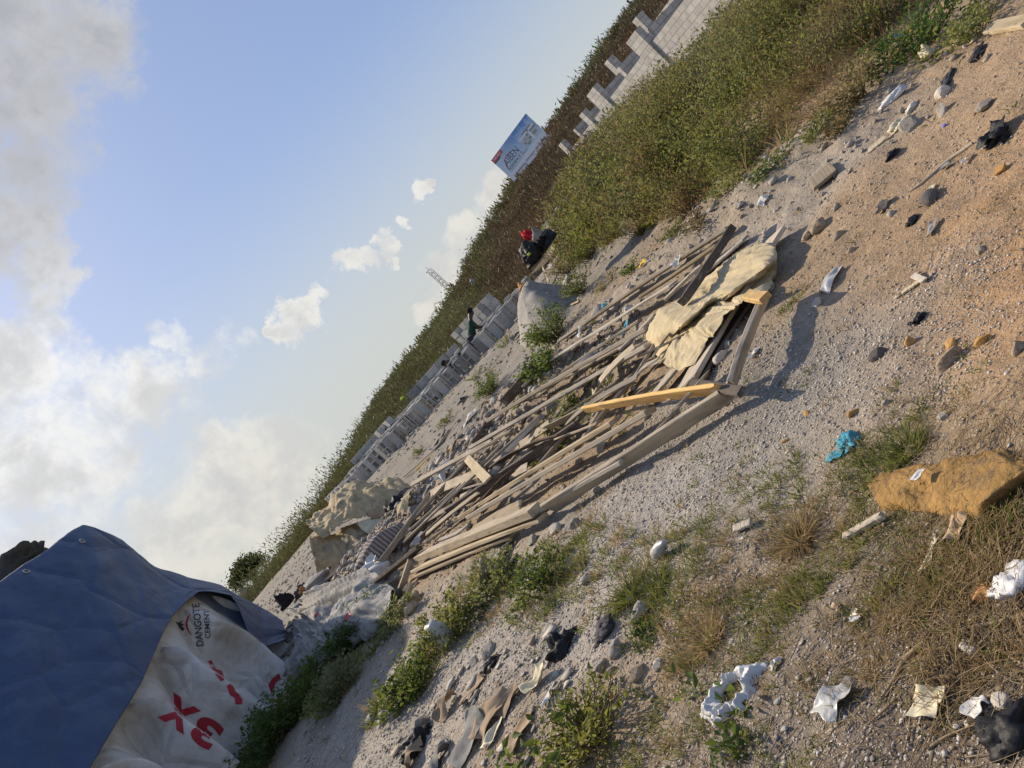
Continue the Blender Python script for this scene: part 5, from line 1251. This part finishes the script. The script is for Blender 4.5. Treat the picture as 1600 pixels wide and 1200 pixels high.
for (px, py, sz, rz, lab) in [(500, 922, (.95, .42, .36), -.5, 'rolled pale sack at the upper rim of the grey sack heap'), (470, 952, (.55, .3, .26), -.5, 'small rolled sack beside the tip of the blue tarpaulin'),
                              (590, 915, (.7, .5, .36), -.7, 'whitish stuffed sack under the dark pole'), (612, 930, (.6, .45, .34), -.2, 'pale sack end right of the dark pole'),
                              (520, 1005, (.8, .55, .36), -.6, 'grey sack sagging in front of the sack heap'), (480, 1040, (.6, .5, .3), .2, 'grey sack lying at the foot of the white tarpaulin'), (558, 985, (.6, .4, .26), -.4, 'flat grey sack in front of the sack heap beside the bushy plant')]:
    g = G(px, py); bagat2(g + Vector((0, 0, .06)), sz, 'greysack' if 'grey' in lab else MR['pale'] if False else MP['paper'] if 'whit' in lab else MP['greysack'], lab, 'cement_sack', 'sack', int(px), rz, .14, 1.1, GS)
# old canvas heap behind
rowsA = [[P(*p) for p in r] for r in [[(480, 822, 14.1), (520, 792, 14.3), (575, 762, 14.4), (640, 768, 14.0)], [(481, 817, 13.6), (520, 783, 13.7), (576, 752, 13.8), (641, 758, 13.5)], [(486, 827, 13.1), (532, 800, 13.1), (582, 778, 13.1), (638, 772, 13.0)], [(502, 838, 12.8), (546, 814, 12.8), (592, 802, 12.8), (628, 790, 12.8)]]]
o = recentre(link('old_canvas', cloth_mesh('old_canvas', rowsA, MP['oldbeige'], 90, 60, .22, 2.2, 51, .006, .06, .7))); tag(o, 'upper sheet of stiff old beige canvas in the heap beyond the sacks', 'canvas')
rowsB = [[P(*p) for p in r] for r in [[(483, 836, 13.2), (520, 828, 13.2), (562, 822, 13.1), (606, 808, 12.9)], [(484, 846, 12.8), (520, 846, 12.75), (562, 840, 12.7), (604, 826, 12.6)], [(490, 868, 12.55), (520, 866, 12.5), (560, 856, 12.5), (598, 840, 12.5)], [(497, 896, 12.4), (516, 884, 12.4), (546, 868, 12.4), (592, 853, 12.4)]]]
o = recentre(link('old_canvas', cloth_mesh('old_canvas', rowsB, MP['oldbeige'], 90, 60, .16, 2.4, 57, .006, .05, .7))); tag(o, 'lower sheet of old beige canvas with a hanging hem, paler than the one above', 'canvas')
rowsC = [[P(*p) for p in r] for r in [[(512, 885, 12.9), (545, 868, 12.9), (590, 852, 12.9)], [(514, 893, 12.6), (548, 880, 12.6), (590, 862, 12.6)], [(505, 905, 12.4), (545, 890, 12.4), (580, 872, 12.4)]]]
o = recentre(link('hollow_shade', cloth_mesh('hollow_shade', rowsC, MP['darkrag'], 50, 30, .1, 2.4, 59, .006))); tag(o, 'dark sheet added as the shade in the hollow below the old beige canvas', 'sheet')  # dark sheet stands in for the shaded interior of the heap
def patch3(name, pts, mat, label, cat, wr=.05, seed=3, n=40):
    o = recentre(link(name, cloth_mesh(name, [[P(*p) for p in r] for r in pts], MP[mat] if isinstance(mat, str) else mat, n, n, wr, 3, seed, .012, .02))); return tag(o, label, cat)
patch3('foam_panel', [[(558, 818, 12.8), (604, 803, 12.7)], [(566, 828, 12.6), (606, 818, 12.55)], [(582, 838, 12.5), (607, 831, 12.45)]], 'cream', 'pale cream panel leaning on the old beige canvas', 'panel', .02)
patch3('board_sheet', [[(572, 800, 12.95), (602, 782, 12.9)], [(576, 806, 12.75), (604, 794, 12.7)], [(582, 812, 12.7), (606, 803, 12.6)]], 'card', 'pinkish brown board sheet above the pale cream panel', 'board', .01)
for (px, py, Y, sz, m_, lab, sd) in [(616, 795, 12.4, (.4, .35, .55), 'black', 'black plastic bag at the right end of the old canvas heap', 61), (602, 836, 12.2, (.35, .25, .3), 'black', 'black plastic rag below the pale cream panel', 62),
                                     (634, 775, 12.9, (.4, .3, .3), 'darkrag', 'dark rag at the upper right of the old canvas heap', 63), (555, 868, 12.1, (.5, .2, .22), 'darkrag', 'dark strip of rag along the hem of the old canvas', 64),
                                     (442, 938, 13.4, (.28, .2, .42), 'black', 'black plastic scrap sticking up from the gravel beyond the blue tarpaulin', 65), (466, 925, 13.6, (.22, .2, .26), 'darkrag', 'dark green-black bundle beside the rolled pale sack', 66), (471, 921, 13.3, (.12, .1, .14), 'orange', 'orange scrap on the rim of the sack heap', 67)]:
    bagat(px, py, Y, sz, m_, lab, 'plastic_scrap' if 'scrap' in lab else 'bag' if 'bag' in lab else 'rag', 'plastic' if 'scrap' in lab else 'bag' if 'bag' in lab else 'rag', seed=sd)
# striped mattress
ms_, t, out = newmat('striped_ticking'); tc = t.add('ShaderNodeTexCoord').outputs['Object']
wv2 = t.add('ShaderNodeTexWave', {'Scale': 5.2, 'Distortion': 1.2, 'Detail': 2.0}, bands_direction='X'); t.set(wv2, 'Vector', tc)
c = t.mix(t.rng(wv2.outputs['Fac'], .35, .65), (.13, .11, .10), (.33, .28, .24)); b = t.add('ShaderNodeBsdfPrincipled', {'Roughness': .9}); t.set(b, 'Base Color', c); t.set(b, 'Normal', bump(t, wv2.outputs['Fac'], .02, .8)); t.l.new(b.outputs[0], out.inputs[0])
g = G(602, 876); bagat2(g + Vector((0, .1, .05)), (.95, .5, .5), ms_, 'striped grey-brown mattress roll half buried in the rubble', 'mattress', 'mattress', 71, .55, .08, 1.2)

# ------------------------------------------------------------------ litter
def patch(px, py, w_, h_, rz, mat, label, name='paper_scrap', cat='litter', curl=.3, seed=None, n=30, edge=.03, lift=.012):
    g = G(px, py); r = random.Random(seed or int(px * 3 + py)); ca_, sa = math.cos(rz), math.sin(rz); rows = []
    for j in range(4):
        row = []
        for i in range(4):
            u, v = (i / 3 - .5) * w_ + r.uniform(-.1, .1) * w_, (j / 3 - .5) * h_ + r.uniform(-.1, .1) * h_
            x, y = g.x + u * ca_ - v * sa, g.y + u * sa + v * ca_
            row.append(Vector((x, y, H(x, y) + lift + curl * min(w_, h_) * r.random() ** 1.5)))
        rows.append(row)
    o = recentre(link(name, cloth_mesh(name, rows, MP[mat] if isinstance(mat, str) else mat, n, n, .12 * min(w_, h_), 1.5 / max(w_, h_) * 1.5, int(px) % 50, .0015, edge * min(w_, h_) * 4))); return tag(o, label, cat)
# ochre cloth
z8 = lambda x, y, l: (1200 + x / 4, 600 + y / 4, l)
rows = CG([[z8(*p) for p in r] for r in [
    [(640, 650, 0.006), (725, 572, 0.009), (900, 530, 0.012), (1120, 480, 0.012), (1330, 425, 0.012), (1440, 402, 0.019), (1560, 470, 0.012), (1660, 470, 0.012)],
    [(655, 672, 0.025), (760, 630, 0.034), (920, 590, 0.031), (1120, 560, 0.037), (1310, 510, 0.050), (1430, 480, 0.056), (1560, 500, 0.043), (1670, 500, 0.031)],
    [(680, 720, 0.031), (800, 700, 0.037), (950, 670, 0.019), (1130, 660, 0.037), (1290, 620, 0.056), (1420, 590, 0.068), (1560, 540, 0.056), (1680, 520, 0.037)],
    [(705, 760, 0.019), (830, 745, 0.028), (980, 740, 0.019), (1140, 760, 0.037), (1290, 760, 0.062), (1385, 700, 0.074), (1570, 570, 0.062), (1690, 535, 0.031)],
    [(730, 792, 0.006), (850, 775, 0.006), (1000, 800, 0.006), (1160, 840, 0.012), (1320, 868, 0.006), (1400, 800, 0.006), (1585, 660, 0.006), (1700, 580, 0.006)]]])
o = recentre(link('ochre_cloth', cloth_mesh('ochre_cloth', rows, MP['ochre'], 140, 90, .022, 6, 4, .004, .012, .6, None, .6))); tag(o, 'large crumpled ochre cloth spread on the grass at the right', 'cloth')
# white bag with a hole
g = G(1150, 1087); nn_, mm_ = 150, 30
aa = np.linspace(0, 2 * np.pi, nn_, endpoint=False)[:, None]; tt = np.linspace(0, 1, mm_)[None]; cx_, sx_ = np.cos(aa), np.sin(aa)
r_in = .052 * (1 + .3 * fbm(cx_ * 1.7 + 4, sx_ * 1.7, 5, 3)); r_out = .118 * (1 + .55 * fbm(cx_ * 1.9 + 9, sx_ * 1.9, 6, 4)) + .028 * np.exp(-((aa - .55) / .22) ** 2)
rr_ = r_in + (r_out - r_in) * tt; xx, yy = rr_ * cx_ * 1.1, rr_ * sx_ * .95
cr_ = .5 - np.abs(fbm(xx * 17 + 3, yy * 17, 15, 3)) * 1.9; cr2 = fbm(aa * 3.1 + tt, tt * 1.2 + 0 * aa, 17, 3)
zz = np.maximum(.004, (.012 + .05 * np.sin(np.pi * tt ** .8) * (.55 + .8 * cr_ + .5 * cr2)))
V = np.stack((xx, yy, zz), -1).reshape(-1, 3); I = np.arange(nn_ * mm_).reshape(nn_, mm_)
qd = np.stack((I[:, :-1], np.roll(I, -1, 0)[:, :-1], np.roll(I, -1, 0)[:, 1:], I[:, 1:]), -1).reshape(-1, 4)[:, ::-1]
o = link('plastic_bag', mesh_np('plastic_bag', V, qd, MP['white'], True), None, g); o.rotation_euler = (0, 0, -.6); so_ = o.modifiers.new('thickness', 'SOLIDIFY'); so_.thickness = .002
tag(o, 'white plastic bag crumpled into a ring round a dark hole', 'bag')
bag(880, 1013, (.20, .17, .15), 'black', 'crumpled black plastic bag on the gravel at the lower middle', rz=.4, crump=.45)
bag(946, 984, (.17, .12, .07), 'darkrag', 'flat charcoal-grey rag behind the black bag', 'rag', 'rag', .5, .4)
bag(1582, 1152, (.14, .12, .10), 'black', 'shiny black plastic bag in the bottom right corner', rz=.3, crump=.4)
bag(1592, 912, (.12, .12, .06), 'white', 'white plastic bag at the right edge below the grass', rz=.7, crump=.4)
bag(1327, 697, (.11, .15, .075), 'blue', 'teal plastic cloth crumpled on the dirt beside the gravel', 'cloth', 'cloth', -.2, .55, 3.2)
patch(1308, 716, .06, .10, .5, 'blue', 'torn tail of teal plastic trailing from the crumpled teal cloth', 'cloth_scrap', 'cloth', .2)
patch(1312, 1100, .13, .10, .3, 'clear', 'dusty transparent plastic sheet near the bottom of the picture', 'plastic_sheet', 'plastic', .35)
patch(1457, 1106, .085, .075, .5, 'cream', 'cream torn paper lying among dark twigs', curl=.4)
patch(1530, 1112, .06, .055, .2, 'paper', 'white paper scrap right of the cream torn paper', curl=.35)
patch(1546, 932, .07, .05, .4, 'orange', 'orange dry leaf-like card in the straw by the white bag', 'card_scrap', 'litter', .4)
patch(1341, 972, .03, .035, .1, 'white', 'small bright white plastic scrap on the shaded gravel', 'plastic_scrap', 'litter')
patch(1339, 961, .035, .02, .6, 'cream', 'small cream chip above the bright white scrap', 'card_scrap', 'litter')
patch(1310, 955, .045, .04, .6, 'card', 'brown leaf on the gravel left of the bright white scrap', 'leaf', 'leaf', .4)
patch(1215, 1040, .05, .03, .2, 'clear', 'curled clear plastic strip right of the white ring bag', 'plastic_scrap', 'litter', .5)
patch(1500, 832, .10, .075, .5, 'card', 'stiff brown card bent up below the ochre cloth', 'card_scrap', 'litter', .5)
patch(1456, 762, .055, .03, .2, 'paper', 'pale card chip lying on the ochre cloth', 'card_scrap', 'litter', .2, lift=.07)
patch(1458, 872, .14, .03, .35, 'cream', 'long pale curved bark strip in the grass below the ochre cloth', 'bark_strip', 'litter', .5)
patch(845, 1068, .15, .12, .3, 'cream', 'cream curled paper beside the flat flakes', curl=.6)
patch(860, 1092, .10, .05, .7, 'paper', 'narrow white paper below the cream curled paper', curl=.4)
patch(735, 1162, .30, .22, .5, 'greysack', 'grey plastic sheet lying over the flat flakes', 'plastic_sheet', 'plastic', .3)
patch(700, 1112, .2, .12, .6, 'card', 'brown card standing at the head of the flat flakes', 'card_scrap', 'litter', .7)
patch(770, 1120, .3, .16, .5, 'card', 'long brown card flake in the middle of the flakes', 'card_scrap', 'litter', .3)
patch(800, 1095, .22, .1, .5, 'card', 'narrow tan card flake above the long one', 'card_scrap', 'litter', .3)
patch(775, 1150, .18, .08, .7, 'cream', 'pale card flake right of the grey plastic sheet', 'card_scrap', 'litter', .5)
patch(815, 1150, .2, .1, .4, 'card', 'brown card flake near the broad-leaved seedling', 'card_scrap', 'litter', .3)
patch(740, 1085, .2, .09, .5, 'card', 'brown card flake at the upper end of the flakes', 'card_scrap', 'litter', .4)
patch(690, 1185, .22, .16, .3, 'greysack', 'grey-tan sheet at the bottom edge left of the flakes', 'plastic_sheet', 'plastic', .4)
patch(650, 1185, .2, .14, .9, 'card', 'tan card at the bottom edge under the black rag', 'card_scrap', 'litter', .5)
bag(655, 1162, (.26, .18, .14), 'black', 'black plastic rag beside the stone slab on the lower left', 'rag', 'rag', .2, .5)
bag(765, 1045, (.22, .12, .06), 'black', 'flat black plastic strip above the flat flakes', 'plastic_strip', 'plastic', .6, .5)
patch(775, 905, .25, .18, .2, 'card', 'upright tan card piece in the grass strip', 'card_scrap', 'litter', .9)
patch(790, 865, .3, .14, .5, 'greysack', 'grey crumpled sheet in the shade under the timber', 'plastic_sheet', 'plastic', .4)
bag(800, 885, (.16, .12, .08), 'darkrag', 'dark rag below the grey crumpled sheet', 'rag', 'rag', .2, .4)
patch(1560, 218, .2, .15, .3, 'black', 'black plastic bag lying open on the dirt at the upper right edge', 'plastic_bag', 'bag', .5)
bag(1560, 218, (.17, .14, .11), 'black', 'knotted black bag lump at the upper right edge', rz=.4, crump=.4)
bag(1485, 118, (.4, .09, .05), 'darkrag', 'long dark rag at the foot of the dark green bush', 'rag', 'rag', .5, .5)
bag(1530, 82, (.26, .11, .06), 'darkrag', 'dark rag higher up beside the olive bush', 'rag', 'rag', .5, .5)
bag(1395, 156, (.24, .10, .08), 'white', 'white plastic strip caught on the weeds of the clay bank', 'plastic_strip', 'plastic', -.5, .5)
bag(1426, 170, (.12, .09, .07), 'paper', 'white crumpled paper at the foot of the clay bank', 'paper_scrap', 'litter', .4, .4)
bag(1406, 196, (.17, .14, .08), 'cream', 'cream cloth crumpled on the dirt below the clay bank', 'cloth', 'cloth', .4, .35)
bag(1395, 242, (.14, .08, .05), 'black', 'small black scrap by the yellow wood shard', 'plastic_scrap', 'plastic', .3, .4)
bag(1405, 58, (.16, .14, .1), 'blue', 'small teal scrap in the weeds on the clay bank', 'plastic_scrap', 'plastic', .3, .4)
bag(1452, 85, (.14, .12, .14), 'cream', 'pale lump in the weeds on the clay bank', 'paper_scrap', 'litter', .3, .3)
bag(1266, 85, (.26, .22, .2), 'black', 'dark bag hidden deep in the bank scrub', rz=.2)
patch(1383, 324, .12, .08, .4, 'darkrag', 'small charcoal rag on the sandy dirt', 'rag', 'rag', .3)
bag(1425, 350, (.13, .07, .05), 'black', 'black plastic scrap right of the small charcoal rag', 'plastic_scrap', 'plastic', .6, .5)
patch(1460, 358, .13, .05, .5, 'greysack', 'grey torn strip on the dirt beside the black scrap', 'plastic_strip', 'plastic', .3)
bag(1438, 498, (.09, .06, .04), 'black', 'black plastic scrap on the open orange dirt', 'plastic_scrap', 'plastic', .5, .5)
bag(1422, 507, (.03, .03, .02), 'darkrag', 'tiny black scrap just left of the one on the orange dirt', 'plastic_scrap', 'plastic', .5, .5)
patch(1300, 437, .28, .09, .55, 'clear', 'long dusty plastic strip on the dirt right of the canvas', 'plastic_strip', 'plastic', .25)
patch(1195, 315, .12, .08, .3, 'paper', 'white paper scrap at the foot of the bank', curl=.4)
patch(1512, 252, .10, .03, .3, 'paper', 'curled white strip on the sandy dirt at the right', curl=.6)
patch(1480, 262, .07, .06, .4, 'greysack', 'grey scrap beside the curled white strip', 'plastic_scrap', 'plastic', .4)
patch(1455, 300, .1, .03, .3, 'cream', 'tiny pale chip above the dark grey rock', 'card_scrap', 'litter', .2)
patch(1005, 417, .1, .14, .4, 'yellow', 'yellow and white wrapper on the bank foot above the timber', 'wrapper', 'litter', .5)
patch(1072, 425, .14, .12, .2, 'paper', 'white paper cup crushed between the upper planks', curl=.6, lift=.12)
patch(915, 520, .2, .12, .4, 'paper', 'white rag under the wide pale board', 'rag', 'rag', .5, lift=.05)
patch(955, 486, .1, .1, .4, 'blue', 'dark blue scrap beside the squared grey stone', 'plastic_scrap', 'plastic', .5, lift=.1)
patch(985, 520, .22, .07, .8, 'blue', 'teal plastic strip under the thin pale stick', 'plastic_strip', 'plastic', .3, lift=.08)
patch(960, 620, .14, .1, .5, 'greysack', 'blue-grey sheet scrap under the bright orange plank', 'plastic_scrap', 'plastic', .3, lift=.03)
patch(1180, 555, .1, .05, .4, 'paper', 'pale scrap right of the grey post', curl=.4)
patch(600, 905, .3, .2, .4, 'white', 'white sheet corner tucked under the dark pole', 'plastic_sheet', 'plastic', .5, lift=.25)
patch(893, 455, .6, .12, .9, 'greysack', 'twisted grey cloth strip lying on the rubble below the bank scrub', 'cloth_strip', 'cloth', .5)
patch(870, 500, .5, .12, .9, 'greysack', 'second twisted grey cloth strip leading down to the grey boards', 'cloth_strip', 'cloth', .5)
patch(735, 655, .35, .2, .6, 'paper', 'pale sheet scrap on the rubble left of the very long plank', 'plastic_sheet', 'plastic', .4)
patch(690, 690, .5, .25, .4, 'greysack', 'grey plastic heap on the far side of the rubble', 'plastic_sheet', 'plastic', .4)
patch(725, 628, .3, .15, .6, 'darkrag', 'dark rag on the far side of the rubble by the curved branch', 'rag', 'rag', .6)
patch(815, 520, .5, .25, .4, 'greysack', 'grey crumpled plastic at the foot of the sand heap', 'plastic_sheet', 'plastic', .5)
patch(880, 470, .4, .2, .5, 'clear', 'pale torn plastic beside the grey rubble lump', 'plastic_scrap', 'plastic', .4)
patch(960, 1092, .03, .02, .2, 'orange', 'tiny orange scrap at the top of the low weed clump', 'plastic_scrap', 'litter', .5)
for (px, py, w_, h_, m_, lab) in [(655, 815, .5, .3, 'greysack', 'grey sack sheet lying on the rubble left of the lower planks'), (640, 790, .4, .25, 'oldbeige', 'beige sheet scrap on the rubble above the grey sack sheet'),
        (675, 765, .4, .22, 'greysack', 'grey sheet scrap on the rubble under the grey-brown far plank'), (700, 740, .35, .2, 'paper', 'whitish sheet scrap on the rubble beside the crossing short board'), (625, 850, .4, .2, 'greysack', 'grey crumpled sheet between the mattress roll and the planks'),
        (600, 850, .4, .25, 'card', 'brown card piece between the old canvas and the mattress roll'), (570, 905, .4, .2, 'greysack', 'grey sheet strip above the sack heap'), (715, 700, .3, .2, 'card', 'brown card on the rubble at the far edge of the tangle'),
        (660, 850, .3, .18, 'clear', 'dusty film caught under the lower planks'), (760, 640, .3, .16, 'card', 'brown card beside the rounded green bush')]:
    patch(px, py, w_, h_, random.uniform(0, 1.2), m_, lab, 'sheet_scrap', 'litter', .5, lift=.04)
def lathe(name, prof, mat, px, py, label, cat, tilt=(0, 0, 0), lift=0.0):
    bm = bmesh.new(); n = 20; rings = [[bm.verts.new((r_ * math.cos(k / n * 6.2832), r_ * math.sin(k / n * 6.2832), z)) for k in range(n)] for r_, z in prof]
    for a, b_ in zip(rings[:-1], rings[1:]):
        for k in range(n): bm.faces.new((a[k], a[(k + 1) % n], b_[(k + 1) % n], b_[k]))
    bm.faces.new(rings[0][::-1]); bm.faces.new(rings[-1])
    o = link(name, mesh_bm(name, bm, mat, True), None, G(px, py) + Vector((0, 0, lift))); o.rotation_euler = tilt; return tag(o, label, cat)
lathe('jar', [(.075, 0), (.085, .02), (.085, .16), (.06, .2), (.05, .21), (.052, .24)], MP['clear'], 703, 1005, 'pale cloudy plastic jar standing among the yellow-green weeds', 'jar', (.2, .1, 0))
lathe('bottle', [(.028, 0), (.032, .01), (.032, .09), (.014, .12), (.013, .145)], MP['clear'], 1030, 872, 'pale plastic bottle lying in the grass below the gravel', 'bottle', (1.2, .3, .6), .03)
lathe('cap', [(.014, 0), (.015, .002), (.015, .012), (.013, .014)], flatmat('cap_blue', (.18, .2, .6)), 1476, 197, 'tiny blue bottle cap on the sandy dirt at the upper right', 'cap', (.2, 0, 0))

# ------------------------------------------------------------------ people
def skin_obj(name, joints, edges, mat, parent, root=0, sub=2):
    me_ = bpy.data.meshes.new(name); me_.from_pydata([j[0] for j in joints], edges, []); me_.materials.append(mat)
    o = bpy.data.objects.new(name, me_); COL.objects.link(o)
    sm = o.modifiers.new('skin', 'SKIN'); o.modifiers.new('sub', 'SUBSURF').levels = sub; o.modifiers['sub'].render_levels = sub
    for k, (c, r_) in enumerate(joints): me_.skin_vertices[0].data[k].radius = (r_, r_); me_.skin_vertices[0].data[k].use_root = k == root
    dg = bpy.context.evaluated_depsgraph_get(); me2 = bpy.data.meshes.new_from_object(o.evaluated_get(dg)); bpy.data.objects.remove(o)
    for p in me2.polygons: p.use_smooth = True
    return link(name, me2, parent)
msk = surf('dark_skin', (.085, .048, .030), (.06, .034, .022), 9, ovar=0, rough=.5)
def person(loc, rz, label, shirt, trousers, lean=.9, hipz=.45, kneel=False):
    t_ = thing('person', loc, label, 'person', rz=rz); J = []; E = []
    def j(p, r_, par=None):
        J.append((tuple(p), r_)); k = len(J) - 1
        if par is not None: E.append((par, k))
        return k
    s, c = math.sin(lean), math.cos(lean); hip = Vector((0, 0, hipz)); up = lambda d, side=0, f=0: hip + Vector((s * d + c * f, side, c * d - s * f))
    h = j(hip, .12); w_ = j(up(.18), .115, h); ch = j(up(.38), .13, w_); nb = j(up(.50), .06, ch); hd0 = j(up(.58) + Vector((.02, 0, .02)), .062, nb)
    hd1 = j(up(.66) + Vector((.05, 0, .03)), .088, hd0); hd2 = j(up(.74) + Vector((.06, 0, .04)), .08, hd1); j(up(.68) + Vector((.13, 0, -.02)), .03, hd1)
    T_ = []; S_ = []
    for sd in (-1, 1):
        sh = j(up(.44, .17 * sd), .06, ch); el = j(up(.30, .22 * sd, .18), .043, sh); wr_ = j(up(.28, .18 * sd, .42), .03, el); pm = j(up(.27, .17 * sd, .50), .034, wr_)
        for fgr in range(4): f1 = j(up(.25 + .022 * fgr, (.16 + .004 * fgr) * sd, .55), .010, pm); j(up(.235 + .022 * fgr, .15 * sd, .585 - .005 * abs(fgr - 1.5)), .008, f1)
        f1 = j(up(.31, .14 * sd, .51), .011, pm); j(up(.325, .125 * sd, .54), .009, f1)
        hp = j(Vector((0, .10 * sd, hipz - .02)), .09, h); kn = j(Vector((.30, .15 * sd, max(.30, hipz - .12))), .065, hp); an_ = j(Vector((.06, .14 * sd, .08)), .042, kn); j(Vector((.20, .15 * sd, .035)), .035, an_)
        T_.append((hp, kn, an_)); S_.append((sh, el))
    skin_obj('body', J, E, msk, t_)
    SJ = [(tuple(hip + Vector((0, 0, .03))), .135), (J[w_][0], .135), (J[ch][0], .15), (J[nb][0], .075)]; SE = [(0, 1), (1, 2), (2, 3)]
    for (sh, el) in S_: k = len(SJ); SJ += [(J[sh][0], .075), (tuple((Vector(J[sh][0]) * .4 + Vector(J[el][0]) * .6)), .06)]; SE += [(2, k), (k, k + 1)]
    skin_obj('shirt', SJ, SE, shirt, t_)
    TJ = [(tuple(hip), .14)]; TE = []
    for tr in T_: k = len(TJ); TJ += [(J[tr[0]][0], .105), (J[tr[1]][0], .08), (J[tr[2]][0], .06)]; TE += [(0, k), (k, k + 1), (k + 1, k + 2)]
    skin_obj('trousers', TJ, TE, trousers, t_)
    hc = Vector(J[hd2][0]); bm = bmesh.new(); bmesh.ops.create_icosphere(bm, subdivisions=3, radius=.098)
    for v in bm.verts: v.co = Vector((v.co.x * 1.02 - .02, v.co.y * .95, v.co.z * .9 + .012)) + hc
    link('hair', mesh_bm('hair', bm, surf('black_hair', (.012, .011, .010), (.02, .018, .016), 30, ovar=0, bscale=200), True), t_)
    return t_
mgs, mtr = surf('green_shirt', (.018, .07, .045), (.012, .045, .03), 9, ovar=0), surf('dark_trousers', (.04, .045, .06), (.03, .03, .04), 9, ovar=0)
q = P(740, 512, 21.9); person((q.x - .25, 22.0, H(q.x, 22)), .1, 'person in a dark green shirt squatting behind the block rows and reaching forward', mgs, mtr, .75, .42)
q = P(735, 527, 21.6); person((q.x - .45, 22.35, H(q.x, 22.3) - .05), 2.6, 'person crouching low behind the block rows, only the dark head showing', surf('grey_shirt', (.2, .2, .2), (.14, .14, .14), 9, ovar=0), mtr, 1.25, .30)
q = P(993, 10, 60); person((q.x, 60, H(q.x, 60) + .1), -2.2, 'tiny person in a white shirt bending on the ridge at the top of the picture', MP['paper'], mtr, .9, .75)
